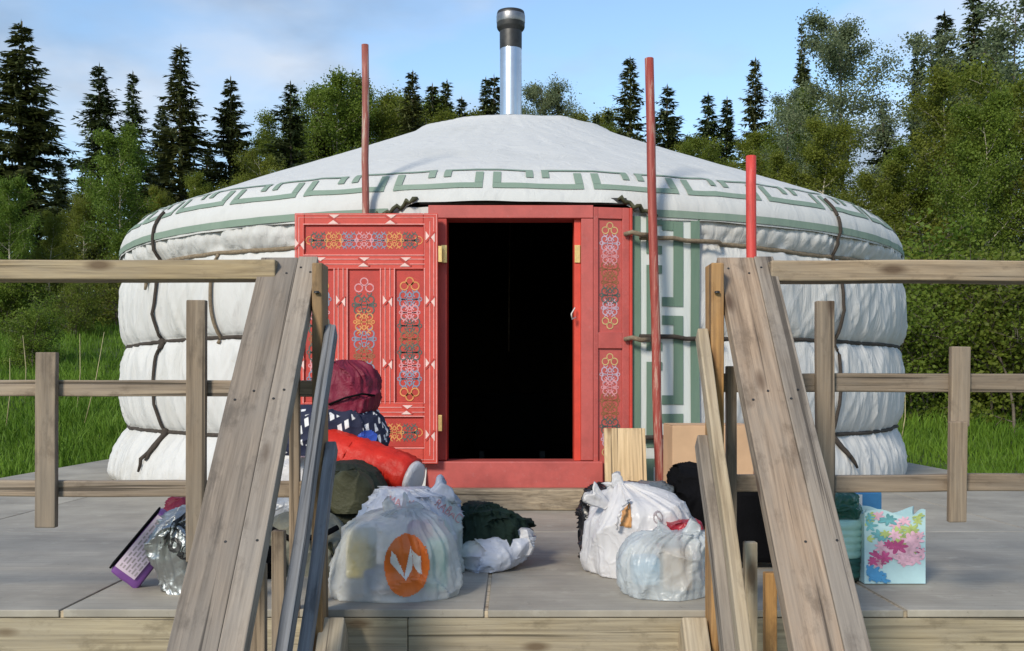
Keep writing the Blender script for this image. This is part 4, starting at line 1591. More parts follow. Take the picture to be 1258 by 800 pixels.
def knot_mark(px, py, vert, s=7.0):
    """woven X with two white wedges"""
    x, z = lx(px), lz(py)
    a, b = s * PXM, s * 0.8 * PXM
    if vert:
        ink.poly([(x - b, z + a), (x - b, z - a), (x - b * 0.1, z)], M['white_tri'], 0.0030)
        ink.poly([(x + b, z - a), (x + b, z + a), (x + b * 0.1, z)], M['white_tri'], 0.0030)
        ink.stroke([(x - b, z - a * 0.9), (x + b, z + a * 0.9)], 2.4 * PXM, M['red_panel'], 0.0036)
    else:
        ink.poly([(x - a, z - b), (x + a, z - b), (x, z - b * 0.1)], M['white_tri'], 0.0030)
        ink.poly([(x + a, z + b), (x - a, z + b), (x, z + b * 0.1)], M['white_tri'], 0.0030)
        ink.stroke([(x - a, z + b * 0.9), (x + a, z - b * 0.9)], 2.4 * PXM, M['red_panel'], 0.0036)


for px, py in [(368, 300), (528.5, 291), (528.5, 370), (528.5, 447), (528.5, 535), (418.5, 370), (418.5, 447), (476, 370), (476, 447), (368, 370), (368, 447), (368, 535)]:
    knot_mark(px, py, True)
for px, py in [(410, 269.5), (480, 269.5), (393, 322), (447, 322), (498, 322), (393, 503.5), (447, 503.5), (500, 503.5), (410, 559), (480, 559)]:
    knot_mark(px, py, False)
ink.build('painted_border', leaf, LM)
for (x0, x1), seq in zip(cols, (SEQ_B, SEQ_A, SEQ_B)):
    ink = Ink()
    column(ink, (lx(x0) + lx(x1)) / 2, lz(343), lz(490), 0.06, seq, 0.007, -0.0105)
    ink.build('painted_ornament', leaf, LM)
for (ya, yb_) in ((281, 309), (517, 546)):
    ink = Ink()
    cz = (lz(ya) + lz(yb_)) / 2
    hh_ = (lz(ya) - lz(yb_)) / 2
    sq = ['o_dark', 'o_orange', 'o_blue', 'o_pink', 'o_blue', 'o_orange', 'o_dark']
    for i, m in enumerate(sq):
        cx = lx(391 + i * (503 - 391) / 6)
        motif(ink, cx, cz, 0.046, hh_ * 0.85, M[m], 0.0056, -0.0105 + 0.0002 * (i % 2))
    for sx, px in ((-1, 380), (1, 514)):
        ink.arc(lx(px), cz, 0.02, 0, 6.28, 0.005, M['o_orange'], -0.0105, 12)
    ink.build('painted_ornament', leaf, LM)
for py in (312, 520):
    lbox('hinge', 538.2, 543, py - 10, py + 10, YL + 0.004, YL + 0.03, M['brass'], 0.002)

# crumpled dark hem of the roof cover hitched up at both door corners
for p_a, p_b, sg in ((-0.25, -0.17, -1), (0.19, 0.265, 1)):
    pts = []
    for q in range(14):
        t = q / 13
        ph = p_a + (p_b - p_a) * t
        e = edge_s(ph)
        pts.append(roof_pt(ph, e + 0.012 + 0.012 * math.sin(q * 2.1), 0.014 + 0.01 * math.sin(q * 1.3)))
    tube_obj('gathered_hem', pts, [0.007 + 0.007 * abs(math.sin(q * 1.7)) for q in range(14)], M['olive_light'], yurt, 8)

# things faintly visible inside
hc = tube_obj('hanging_cord', [P(627, 250, 8.0), P(625.5, 350, 8.0), P(625, 432, 8.0)], 0.006, M['rope_brown'], None, 6)
tag(hc, 'thin cord hanging in the dark yurt interior', 'cord')
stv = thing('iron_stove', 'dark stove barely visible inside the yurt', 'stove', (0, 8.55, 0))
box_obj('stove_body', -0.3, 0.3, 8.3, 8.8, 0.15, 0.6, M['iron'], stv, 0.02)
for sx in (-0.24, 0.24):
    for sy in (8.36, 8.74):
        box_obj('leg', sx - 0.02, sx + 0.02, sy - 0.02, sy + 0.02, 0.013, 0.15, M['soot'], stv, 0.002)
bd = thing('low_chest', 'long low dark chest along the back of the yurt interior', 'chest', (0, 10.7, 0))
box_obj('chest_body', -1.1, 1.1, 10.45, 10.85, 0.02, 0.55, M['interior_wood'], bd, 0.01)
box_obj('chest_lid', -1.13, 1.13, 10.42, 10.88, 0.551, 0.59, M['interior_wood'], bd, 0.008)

# ------------------------------------------------------------------ chimney
cx_, cy_ = P(627.5, 0, YC).x, YC
ch = thing('stove_pipe', 'shiny steel stove pipe with a dark cap on top of the yurt roof', 'chimney', (cx_, cy_, 2.72))


def zc(py):
    return P(0, py, YC).z


lathe_obj('pipe', [(0.088, zc(150)), (0.088, zc(60)), (0.086, zc(58))], M['steel'], ch, (cx_, cy_, 0), 40)
lathe_obj('sooty_section', [(0.089, zc(61)), (0.09, zc(40)), (0.085, zc(36)), (0.085, zc(30))], M['soot'], ch, (cx_, cy_, 0), 40)
cp = lathe_obj('cap', [(0.085, zc(40)), (0.108, zc(36)), (0.113, zc(34)), (0.113, zc(18)), (0.108, zc(15)), (0.09, zc(14.5)), (0.0, zc(15))], M['soot'], ch, (cx_, cy_, 0), 40)
lathe_obj('cap_band', [(0.1135, zc(29)), (0.1155, zc(28)), (0.1155, zc(20)), (0.1135, zc(19))], mat_plain('dull_cap_steel', (0.28, 0.28, 0.29), 0.4, 0.9, 0.3, 9, 0.2), cp, (cx_, cy_, 0), 40)
lathe_obj('base_collar', [(0.17, 2.735), (0.16, 2.765), (0.105, 2.79), (0.1, 2.83), (0.089, 2.832)], M['soot'], ch, (cx_, cy_, 0), 40)

# ------------------------------------------------------------------ loose roof poles
def pole(label, a, b, r, mat):
    n = 12
    pts = [a.lerp(b, i / n) + Vector((0.006 * noise.noise(Vector((i * 0.5, a.x, 0))), 0, 0)) for i in range(n + 1)]
    vs_, fs_ = tube_data(pts, r, 10)
    o = mesh_obj('roof_pole', vs_, fs_, mat, None, smooth=True)
    return tag(o, label, 'pole', 'spare roof poles leaning on the yurt')


pa = P(449, 400, 5.66)
pa.z = 0.0
pole('thin bleached red pole standing behind the open door leaf', pa, P(449, 55, 5.60), 0.019, M['pole_pale'])
pb = P(811, 600, 5.5)
pb.z = 0.0
pole('tall worn red pole leaning on the yurt right of the door', pb, P(797, 72, 5.62), 0.024, M['pole'])
pc = P(924, 600, 5.42)
pc.z = 0.0
pole('bright red shorter pole rising behind the right handrail', pc, P(923, 192, 5.5), 0.027, M['pole_red'])

# ------------------------------------------------------------------ luggage
def interp_rows(rows, n):
    """rows: (z, cx, cy, rx, ry) from bottom to top -> n smoothed rows"""
    out = []
    zs = [r[0] for r in rows]
    for i in range(n):
        t = i / (n - 1)
        f_ = t * (len(rows) - 1)
        k_ = min(len(rows) - 2, int(f_))
        u = f_ - k_
        p0, p1, p2, p3 = rows[max(0, k_ - 1)], rows[k_], rows[k_ + 1], rows[min(len(rows) - 1, k_ + 2)]
        o = []
        for q in range(5):
            m1, m2 = (p2[q] - p0[q]) / 2, (p3[q] - p1[q]) / 2
            o.append((2 * u ** 3 - 3 * u * u + 1) * p1[q] + (u ** 3 - 2 * u * u + u) * m1 + (-2 * u ** 3 + 3 * u * u) * p2[q] + (u ** 3 - u * u) * m2)
        o[3] = max(0.004, o[3])
        o[4] = max(0.004, o[4])
        out.append(o)
    return out


def sack_data(rows, seg=130, lv=84, ex=2.6, crumple=0.012, cs=9.0, seed=0.0, pleat=0.0):
    rs = interp_rows(rows, lv)
    vs, fs = [], []
    zmin, zmax = rows[0][0], rows[-1][0]
    for i, (z, cx, cy, rx, ry) in enumerate(rs):
        t = i / (lv - 1)
        for q in range(seg):
            a = 2 * math.pi * q / seg
            ca, sa = math.cos(a), math.sin(a)
            e = 2 / ex
            x = math.copysign(abs(ca) ** e, ca) * rx
            y = math.copysign(abs(sa) ** e, sa) * ry
            p = Vector((cx + x, cy + y, z))
            d = Vector((x, y, 0))
            if d.length > 1e-6:
                d.normalize()
            pp = p * cs + Vector((seed * 3.1, seed * 1.7, seed))
            wv = Vector((noise.noise(pp * 0.6), noise.noise(pp * 0.6 + Vector((9, 0, 0))), noise.noise(pp * 0.6 + Vector((0, 9, 0))))) * 0.7
            q3 = Vector((pp.x, pp.y, pp.z * 0.62)) + wv
            ds, ps_ = noise.voronoi(q3)
            ridge = math.exp(-(ds[1] - ds[0]) * 5.5)
            tilt = noise.noise(ps_[0] * 3.7) + 1.2 * (q3 - ps_[0]).dot(Vector((noise.noise(ps_[0] * 5.1), noise.noise(ps_[0] * 4.3), noise.noise(ps_[0] * 6.7))))
            ds2, _ = noise.voronoi(q3 * 2.3 + wv)
            ridge2 = math.exp(-(ds2[1] - ds2[0]) * 6.0)
            am = crumple * min(1, rx / 0.05)
            p += d * (am * (0.75 * (ridge - 0.3) + 0.9 * tilt + 0.22 * (ridge2 - 0.3) + 0.7 * noise.noise(pp * 0.45)))
            p.z += am * (0.5 * noise.noise(pp * 0.5 + Vector((4, 4, 4))) + 0.35 * ridge) * min(1, t * 4)
            if pleat > 0:
                pr_ = noise.noise(Vector((math.cos(a) * 3.2 + seed, math.sin(a) * 3.2, t * 0.9)))
                pr2 = noise.noise(Vector((math.cos(a) * 7 + seed, math.sin(a) * 7, t * 1.2 + 5)))
                sh_ = (1 - min(1, abs(pr_) * 3)) ** 2 + 0.6 * (1 - min(1, abs(pr2) * 3)) ** 2
                p += d * (pleat * (0.15 + t ** 2) * (sh_ - 0.5) * min(1, rx / 0.06))
                p += d * (0.6 * pleat * noise.noise(Vector((p.x * 7 + seed, p.y * 7, p.z * 7))))
            p.z = max(p.z, zmin + 0.001)
            vs.append(p)
    for i in range(lv - 1):
        for q in range(seg):
            q2 = (q + 1) % seg
            fs.append((i * seg + q, i * seg + q2, (i + 1) * seg + q2, (i + 1) * seg + q))
    fs.append(tuple(range(seg - 1, -1, -1)))
    fs.append(tuple((lv - 1) * seg + q for q in range(seg)))
    return vs, fs


def pxrows(spec, Y, ry, z0=0.0):
    """spec: (py, pxl, pxr[, depth half-thickness factor[, y shift]]) bottom to top"""
    rows = []
    for i, sp in enumerate(spec):
        py, l_, r_ = sp[:3]
        k_ = sp[3] if len(sp) > 3 else 1.0
        dy = sp[4] if len(sp) > 4 else 0.0
        a, b = P(l_, py, Y), P(r_, py, Y)
        z = max(a.z, z0 + 0.002 * i) if i else z0
        rows.append((z, (a.x + b.x) / 2, Y + dy, (b.x - a.x) / 2, ry * k_))
    return rows


def sack(name, label, cat, spec, Y, ry, mat, z0=0.0, group=None, parent=None, **kw):
    vs_, fs_ = sack_data(pxrows(spec, Y, ry, z0), **kw)
    if parent is None:
        b = vs_[0]
        root = thing(name, label, cat, (sum(v.x for v in vs_) / len(vs_), Y, z0), group)
        o = mesh_obj('bag_body' if cat in ('bag', 'backpack') else 'body', vs_, fs_, mat, root, smooth=True)
        return root, o, BVHTree.FromPolygons(vs_, fs_)
    o = mesh_obj(name, vs_, fs_, mat, parent, smooth=True)
    return parent, o, BVHTree.FromPolygons(vs_, fs_)


def project(bvh, x, z, off, ystart=0.0):
    """hit the front of a body straight along +Y (in the world, not from the camera)"""
    hit = bvh.ray_cast(Vector((x, ystart, z)), Vector((0, 1, 0)))
    if hit[0] is None:
        return None
    return hit[0] + hit[1] * (off if hit[1].y < 0 else -off)


def decal(name, polys, bvh, mat, parent, off=0.003):
    """polys: lists of (x, z) triangles/quads already finely cut"""
    vs_, fs_ = [], []
    for pl in polys:
        ps = [project(bvh, x, z, off) for x, z in pl]
        if any(p is None for p in ps):
            continue
        ys = [p.y for p in ps]
        if max(ys) - min(ys) > 0.06:
            continue
        i = len(vs_)
        vs_.extend(ps)
        fs_.append(tuple(range(i, i + len(ps))))
    if fs_:
        return mesh_obj(name, vs_, fs_, mat, parent, smooth=False)


def grid_shape(x0, x1, z0, z1, n, m_, inside):
    out = []
    for i in range(n):
        for j in range(m_):
            xa, xb = x0 + (x1 - x0) * i / n, x0 + (x1 - x0) * (i + 1) / n
            za, zb = z0 + (z1 - z0) * j / m_, z0 + (z1 - z0) * (j + 1) / m_
            if inside((xa + xb) / 2, (za + zb) / 2):
                out.append([(xa, za), (xb, za), (xb, zb), (xa, zb)])
    return out


def in_poly(pts):
    def f_(x, y):
        c_ = False
        j = len(pts) - 1
        for i in range(len(pts)):
            if (pts[i][1] > y) != (pts[j][1] > y) and x < (pts[j][0] - pts[i][0]) * (y - pts[i][1]) / (pts[j][1] - pts[i][1]) + pts[i][0]:
                c_ = not c_
            j = i
        return c_
    return f_


def text_polys(txt, cx, cz, size, rot=0.0, bold=0.0):
    """triangles of a word in the x-z plane"""
    cu = bpy.data.curves.new('lettering', 'FONT')
    cu.body = txt
    cu.size = size
    cu.align_x = 'CENTER'
    cu.align_y = 'CENTER'
    cu.offset = bold
    cu.resolution_u = 3
    ob = bpy.data.objects.new('lettering_tmp', cu)
    COL.objects.link(ob)
    dg = bpy.context.evaluated_depsgraph_get()
    me = bpy.data.meshes.new_from_object(ob.evaluated_get(dg))
    bm = bmesh.new()
    bm.from_mesh(me)
    bmesh.ops.triangulate(bm, faces=bm.faces)
    bmesh.ops.subdivide_edges(bm, edges=[e for e in bm.edges if e.calc_length() > size * 0.25], cuts=2)
    bmesh.ops.triangulate(bm, faces=bm.faces)
    ca, sa = math.cos(rot), math.sin(rot)
    out = [[(cx + v_.co.x * ca - v_.co.y * sa, cz + v_.co.x * sa + v_.co.y * ca) for v_ in f_.verts] for f_ in bm.faces]
    bm.free()
    bpy.data.objects.remove(ob)
    bpy.data.meshes.remove(me)
    return out


def handle(parent, p0, p1, up, w, mat, y_out=-0.01):
    """flat carrier bag handle loop"""
    n = 14
    vs_, fs_ = [], []
    for i in range(n + 1):
        t = i / n
        c_ = p0.lerp(p1, t) + up * (math.sin(math.pi * t)) + Vector((0, y_out * math.sin(math.pi * t), 0))
        c_ += Vector((0.004 * math.sin(i * 2.3), 0.004 * math.cos(i * 1.9), 0))
        vs_.extend([c_ + Vector((0, -w / 2, w * 0.15)), c_ + Vector((0, w / 2, -w * 0.15)), c_ + Vector((0.004, w / 2, -w * 0.15 - 0.006)), c_ + Vector((0.004, -w / 2, w * 0.15 - 0.006))])
    for i in range(n):
        for q in range(4):
            q2 = (q + 1) % 4
            fs_.append((i * 4 + q, i * 4 + q2, (i + 1) * 4 + q2, (i + 1) * 4 + q))
    return mesh_obj('handle', vs_, fs_, mat, parent, smooth=True)


def ear(parent, p0, p1, w0, w1, mat, seed):
    """a gathered, flaring end of a knotted bag"""
    n, sg = 12, 26
    d = (p1 - p0).normalized()
    a_ = d.cross(Vector((0, 1, 0))).normalized()
    b_ = d.cross(a_)
    vs_, fs_ = [], []
    for i in range(n + 1):
        t = i / n
        w = w0 + (w1 - w0) * t ** 0.8
        c_ = p0.lerp(p1, t)
        for q in range(sg):
            an = 2 * math.pi * q / sg
            pl = 1 + 0.35 * t * math.sin(an * 5 + seed) + 0.25 * noise.noise(Vector((math.cos(an) * 2 + seed, math.sin(an) * 2, t * 3)))
            vs_.append(c_ + a_ * (math.cos(an) * w * pl) + b_ * (math.sin(an) * w * 0.4 * pl) + d * (0.012 * t * math.sin(an * 3 + seed)))
    for i in range(n):
        for q in range(sg):
            q2 = (q + 1) % sg
            fs_.append((i * sg + q, i * sg + q2, (i + 1) * sg + q2, (i + 1) * sg + q))
    fs_.append(tuple(range(sg)))
    vs_.append(p1 - d * 0.02)
    c_i = len(vs_) - 1
    for q in range(sg):
        fs_.append((n * sg + q, n * sg + (q + 1) % sg, c_i))
    return mesh_obj('knotted_end', vs_, fs_, mat, parent, smooth=True)


# --- left pile
def goods(name, label, cat, px0, px1, py0, py1, Y, dy, col, rough=0.5):
    a, b = P(px0, py1, Y), P(px1, py0, Y)
    o = box_obj(name, a.x, b.x, Y, Y + dy, max(0.012, a.z), b.z, mat_plain(name + '_print', col, rough, 0, 0.25, 25, 0.05), None, 0.012)
    tag(o, label, cat)


goods('yellow_packet', 'yellow packet showing through the left side of the emblem bag', 'packet', 424, 458, 652, 712, 3.22, 0.1, (0.62, 0.5, 0.12))
goods('pink_packet', 'pink packet showing through the top of the emblem bag', 'packet', 500, 530, 642, 690, 3.3, 0.08, (0.6, 0.25, 0.34))
goods('green_packet', 'mint green packet showing through the right side of the emblem bag', 'packet', 522, 548, 665, 728, 3.22, 0.12, (0.12, 0.42, 0.34))
goods('blue_packet', 'dull blue packet showing through the lower left of the emblem bag', 'packet', 446, 482, 700, 736, 3.2, 0.12, (0.16, 0.2, 0.36))
goods('brown_packet', 'red brown packet at the bottom of the emblem bag', 'packet', 455, 485, 726, 741, 3.19, 0.03, (0.4, 0.1, 0.04))
goods('light_blue_packet', 'light blue packet inside the translucent bag at the right', 'packet', 778, 812, 686, 720, 3.24, 0.1, (0.2, 0.42, 0.62))
goods('tan_packet', 'tan packet inside the translucent bag at the right', 'packet', 815, 852, 676, 738, 3.25, 0.1, (0.42, 0.3, 0.2))
# white front bag with orange round emblem
root, ob, bv = sack('plastic_bag', 'milky white plastic bag with an orange round emblem at the deck edge', 'bag',
                    [(744, 418, 558, 0.9), (738, 409, 563), (718, 406, 565), (692, 411, 560), (664, 418, 553), (645, 428, 540, 0.85), (634, 452, 528, 0.55, 0.02), (626, 482, 512, 0.3, 0.03)],
                    3.3, 0.165, M['film_front'], crumple=0.015, cs=6, seed=1, ex=3.0, pleat=0.03)
sc_ = 3.14 / F
ec = P(499.5, 695, 3.14)
polys = grid_shape(ec.x - 0.066, ec.x + 0.066, ec.z - 0.098, ec.z + 0.098, 44, 60, lambda x, z: ((x - ec.x) / 0.0655) ** 2 + ((z - ec.z) / 0.0915) ** 2 < 1)
decal('emblem_disc', polys, bv, M['orange_ink'], root, 0.003)


def wedge(pts):
    pp = [(P(a, b, 3.14).x, P(a, b, 3.14).z) for a, b in pts]
    xs = [p[0] for p in pp]
    zs = [p[1] for p in pp]
    return grid_shape(min(xs), max(xs), min(zs), max(zs), 16, 26, in_poly(pp))


for w_ in ([(481, 676), (487, 682), (497, 712), (492, 706), (480, 690)], [(496, 710), (504, 672), (507, 690), (505, 702), (498, 714)], [(507, 676), (515, 684), (517, 708), (513, 704), (508, 694)]):
    decal('emblem_stroke', wedge(w_), bv, M['white_ink'], root, 0.0045)
ear(root, P(496, 634, 3.33), P(508, 618, 3.34), 0.012, 0.035, M['film_front'], 1)
ear(root, P(490, 634, 3.33), P(472, 622, 3.33), 0.012, 0.028, M['film_front'], 2)

root, ob, bv = sack('plastic_bag', 'bluish white plastic bag with faded red lettering behind the emblem bag', 'bag',
                    [(716, 440, 566), (700, 436, 572), (660, 438, 575), (640, 440, 571), (622, 452, 560, 0.9), (610, 464, 545, 0.7), (601, 470, 520, 0.4)],
                    3.78, 0.2, M['film_blue'], crumple=0.022, cs=6.5, seed=2, pleat=0.03)
c0 = P(492, 619, 3.6)
decal('lettering', text_polys('MARK', c0.x, c0.z, 0.036, -0.1, 0.0), bv, M['red_ink'], root, 0.003)
c0 = P(549, 632, 3.6)
decal('lettering', text_polys('RABAC', c0.x, c0.z, 0.034, -0.7, 0.0), bv, M['red_ink'], root, 0.003)
ear(root, P(530, 618, 3.75), P(552, 602, 3.76), 0.03, 0.05, M['film_blue'], 3)

root, ob, bv = sack('plastic_bag', 'crumpled open white bag lying under dark green clothes', 'bag',
                    [(704, 572, 612), (696, 564, 628), (686, 562, 640), (672, 566, 650, 0.9), (660, 590, 654, 0.6)], 3.75, 0.10, M['film_blue'], crumple=0.02, cs=12, seed=3)
root2, o2, _ = sack('plastic_bag_corner', '', '', [(680, 634, 652), (670, 630, 655), (658, 634, 655), (650, 640, 650)], 3.74, 0.03, M['film_white'], z0=P(0, 681, 3.74).z, parent=root, crumple=0.012, cs=15, seed=4)
o2.name = 'bag_corner'
root, ob, bv = sack('dark_clothes', 'bundle of dark green clothes spilling out of a white bag', 'clothes',
                    [(692, 560, 610), (676, 556, 634), (662, 556, 645), (645, 560, 638), (630, 566, 620, 0.8), (620, 576, 604, 0.4)], 3.85, 0.15, M['greenblack'], crumple=0.04, cs=8, seed=5, pleat=0.03)

# red roll
ra, rb = P(398, 552, 4.36), P(506, 589, 4.2)
ax = (rb - ra).normalized()
sd1 = ax.cross(Vector((0, 1, 0))).normalized()
sd2 = ax.cross(sd1)
vs_, fs_ = [], []
ns, na = 30, 40
for i in range(ns + 1):
    t = i / ns
    c_ = ra.lerp(rb, t)
    for q in range(na):
        a = 2 * math.pi * q / na
        rad = 0.083 * (1 + 0.05 * math.sin(math.pi * t))
        if t < 0.05 or t > 0.95:
            rad *= 0.93
        d = sd1 * math.cos(a) + sd2 * math.sin(a)
        nn = 1 - 2 * abs(noise.noise(Vector((t * 5, math.cos(a) * 2.2, math.sin(a) * 2.2))))
        n2_ = 1 - 2 * abs(noise.noise(Vector((t * 14 + 3, math.cos(a) * 3 + t * 4, math.sin(a) * 3))))
        vs_.append(c_ + d * (rad + 0.009 * nn + 0.005 * n2_))
for i in range(ns):
    for q in range(na):
        q2 = (q + 1) % na
        fs_.append((i * na + q, i * na + q2, (i + 1) * na + q2, (i + 1) * na + q))
fs_.append(tuple(range(na)))
fs_.append(tuple(ns * na + q for q in range(na)))
rr_ = thing('sleeping_mat_roll', 'glossy red rolled sleeping mat lying slanted on the left pile', 'bedroll', (ra + rb) / 2)
mesh_obj('roll_cover', vs_, fs_, M['redroll'], rr_, smooth=True)
vs_, fs_ = tube_data([rb + ax * 0.001, rb + ax * 0.018, rb + ax * 0.024], [0.078, 0.072, 0.05], 28)
mesh_obj('roll_end', vs_, fs_, M['film_white'], rr_, smooth=True)
for t in (0.35, 0.8):
    c_ = ra.lerp(rb, t)
    pts = [c_ + (sd1 * math.cos(a) + sd2 * math.sin(a)) * 0.0905 for a in [2 * math.pi * q / 40 for q in range(41)]]
    tube_obj('strap', pts, 0.005, M['redroll'], rr_, 6)

root, ob, bv = sack('stuffed_maroon_bag', 'dark maroon stuffed bag on top of the left pile by the door', 'bag',
                    [(507, 396, 458), (500, 392, 463), (482, 390, 466), (468, 392, 467), (455, 400, 458, 0.9), (447, 408, 442, 0.6), (443, 418, 432, 0.3)], 4.5, 0.14, M['maroon'],
                    z0=P(0, 507, 4.5).z, crumple=0.02, cs=6, seed=6, ex=2.3, pleat=0.025)
tube_obj('draw_cord', [P(404, 497, 4.36), P(424, 489, 4.345), P(445, 484, 4.36), P(460, 486, 4.41)], 0.005, M['black'], root, 6)
root, ob, bv = sack('patterned_bag', 'navy bag with white dashes between the maroon bag and the red roll', 'bag',
                    [(558, 350, 470), (552, 345, 473), (535, 342, 474), (518, 344, 470), (506, 350, 462, 0.9), (500, 370, 450, 0.5)], 4.5, 0.16, M['navy'],
                    z0=P(0, 558, 4.5).z, crumple=0.02, cs=7, seed=7)
pcx = P(450, 538, 4.34)
decal('blue_patch', grid_shape(pcx.x - 0.04, pcx.x + 0.035, pcx.z - 0.025, pcx.z + 0.03, 12, 10, lambda x, z: abs(x - pcx.x) / 0.04 + abs(z - pcx.z) / 0.03 < 1.25), bv, mat_plain('cobalt_cloth', (0.03, 0.08, 0.42), 0.6), root, 0.004)
root, ob, bv = sack('olive_backpack', 'dark olive round backpack under the red roll', 'backpack',
                    [(700, 404, 474), (685, 398, 480), (640, 396, 480), (605, 400, 474), (582, 404, 462), (570, 412, 448, 0.7), (566, 420, 440, 0.4)], 4.05, 0.18, M['olive'],
                    crumple=0.018, cs=6, seed=8, pleat=0.02)
sack('front_pocket', '', '', [(628, 408, 452), (620, 402, 458), (600, 403, 459), (586, 408, 452), (578, 418, 442)], 3.9, 0.07, M['olive_light'], z0=P(0, 629, 3.9).z, parent=root, crumple=0.008, cs=7, seed=9)
tube_obj('shoulder_strap', [P(402, 600, 3.86), P(398, 640, 3.82), P(404, 680, 3.84), P(412, 694, 3.9)], 0.012, M['black'], root, 8)
root, ob, bv = sack('khaki_bag', 'khaki grey canvas bag behind the left handrail posts', 'bag',
                    [(718, 330, 420), (705, 324, 430), (670, 324, 428), (648, 330, 420), (636, 342, 408, 0.8), (630, 360, 395, 0.4)], 3.72, 0.14, M['khaki'], crumple=0.016, cs=8, seed=10)
tube_obj('buckle_strap', [P(334, 650, 3.58), P(356, 662, 3.56), P(392, 660, 3.56), P(415, 648, 3.6)], 0.010, M['black'], root, 8)
tube_obj('olive_strap', [P(404, 668, 3.6), P(412, 690, 3.57), P(406, 712, 3.58)], 0.012, M['olive_light'], root, 8)
sack('grey_plastic_bag', 'grey white plastic bag behind the left handrail, above the khaki bag', 'bag',
     [(668, 322, 380), (655, 318, 384), (630, 320, 384), (612, 328, 376), (602, 340, 366, 0.5)], 4.15, 0.13, M['film_grey'], crumple=0.02, cs=9, seed=11)
sack('support_bag', 'white and pale plastic bag filling the back of the left pile', 'bag',
     [(655, 335, 470), (640, 330, 475), (600, 335, 475), (572, 345, 470), (562, 360, 455, 0.7)], 4.65, 0.16, M['film_white'], crumple=0.02, cs=7, seed=12)

# silver bag and purple pouch
root, ob, bv = sack('silver_foil_bag', 'crumpled silver foil bag with black lettering left of the handrail', 'bag',
                    [(737, 220, 262), (728, 206, 268), (700, 194, 272), (672, 194, 268), (652, 202, 262), (634, 214, 256, 0.7), (622, 228, 250, 0.35)], 3.34, 0.1, M['silver'],
                    crumple=0.026, cs=9, seed=13, ex=2.4, pleat=0.02)
c0 = P(221, 668, 3.24)
decal('lettering', text_polys('los', c0.x, c0.z, 0.085, -0.62, 0.003), bv, M['black_ink'], root, 0.004)
c0 = P(226, 646, 3.24)
decal('lettering', text_polys('IIII', c0.x, c0.z, 0.06, -0.62, 0.004), bv, M['black_ink'], root, 0.004)

pr = thing('purple_pouch', 'purple pouch with a lavender printed label leaning on the silver bag', 'pouch', P(165, 712, 3.5))
bm = bmesh.new()
bm_box(bm, -0.125, 0.125, -0.03, 0.03, -0.052, 0.052, 0.012)
bmesh.ops.subdivide_edges(bm, edges=bm.edges[:], cuts=2, use_grid_fill=True)
for v_ in bm.verts:
    v_.co += Vector((0.004 * noise.noise(v_.co * 30), 0.006 * noise.noise(v_.co * 22), 0.006 * noise.noise(v_.co * 26)))
pm = Matrix.Translation(P(183, 674, 3.38) + Vector((0, 0.0, 0.0))) @ Matrix.Rotation(math.radians(-50), 4, 'Y') @ Matrix.Rotation(math.radians(12), 4, 'X')
bm_obj('pouch_body', bm, M['purple'], pr, pm, True)
bm = bmesh.new()
bm_box(bm, -0.095, 0.115, -0.0385, -0.036, -0.026, 0.048, 0.0)
lab = bm_obj('printed_label', bm, M['lavender'], pr, pm)
rg = random.Random(3)
vs_, fs_ = [], []
for row in range(6):
    x = -0.085
    while x < 0.1:
        w_ = rg.uniform(0.008, 0.026)
        z = 0.038 - row * 0.011
        i = len(vs_)
        vs_ += [(x, -0.0392, z), (x + w_, -0.0392, z), (x + w_, -0.0392, z - 0.005), (x, -0.0392, z - 0.005)]
        fs_.append((i, i + 1, i + 2, i + 3))
        x += w_ + 0.006
mesh_obj('fine_print', vs_, fs_, M['grey_ink'], lab, pm)
bm = bmesh.new()
bm_box(bm, -0.115, 0.12, -0.03, 0.03, 0.0515, 0.059, 0.003)
bm_obj('black_edge', bm, M['black'], pr, pm)
sack('maroon_black_bag', 'small maroon and black bag top peeking over the silver bag', 'bag',
     [(700, 214, 262), (680, 208, 268), (640, 206, 268), (622, 208, 262), (612, 216, 250, 0.5)], 3.62, 0.09, M['maroon'], crumple=0.02, cs=11, seed=14)
sack('black_pouch', 'black pouch under the khaki bag beside the left baluster', 'bag',
     [(716, 306, 346), (706, 302, 350), (684, 304, 348), (672, 314, 340, 0.6)], 3.56, 0.04, M['black'], crumple=0.012, cs=11, seed=15)

# --- right pile
root, ob, bv = sack('plastic_bag', 'big white plastic bag with an open handle hole showing a tan carton', 'bag',
                    [(713, 735, 815), (706, 724, 840), (680, 719, 850), (650, 722, 850), (628, 732, 843), (612, 740, 822, 0.85), (600, 748, 798, 0.55), (592, 754, 776, 0.3)],
                    3.68, 0.17, M['film_white'], crumple=0.022, cs=5.5, seed=16, pleat=0.03)
hp = [(P(a, b, 3.52).x, P(a, b, 3.52).z) for a, b in [(762, 646), (766, 628), (774, 618), (775, 647)]]
decal('tan_carton_window', grid_shape(min(p[0] for p in hp), max(p[0] for p in hp), min(p[1] for p in hp), max(p[1] for p in hp), 16, 26, in_poly(hp)), bv, M['bread'], root, 0.003)
c0 = P(806, 634, 3.54)
decal('printed_mark', grid_shape(c0.x - 0.016, c0.x + 0.016, c0.z - 0.022, c0.z + 0.022, 22, 26, lambda x, z: 0.55 < ((x - c0.x) / 0.015) ** 2 + ((z - c0.z) / 0.02) ** 2 < 1 or abs((x - c0.x) + (z - c0.z) * 0.6) < 0.003 and abs(z - c0.z) < 0.016), bv, M['grey_ink'], root, 0.003)
ear(root, P(746, 622, 3.6), P(724, 606, 3.58), 0.014, 0.032, M['film_white'], 5)
ear(root, P(762, 600, 3.66), P(752, 588, 3.66), 0.02, 0.03, M['film_white'], 8)
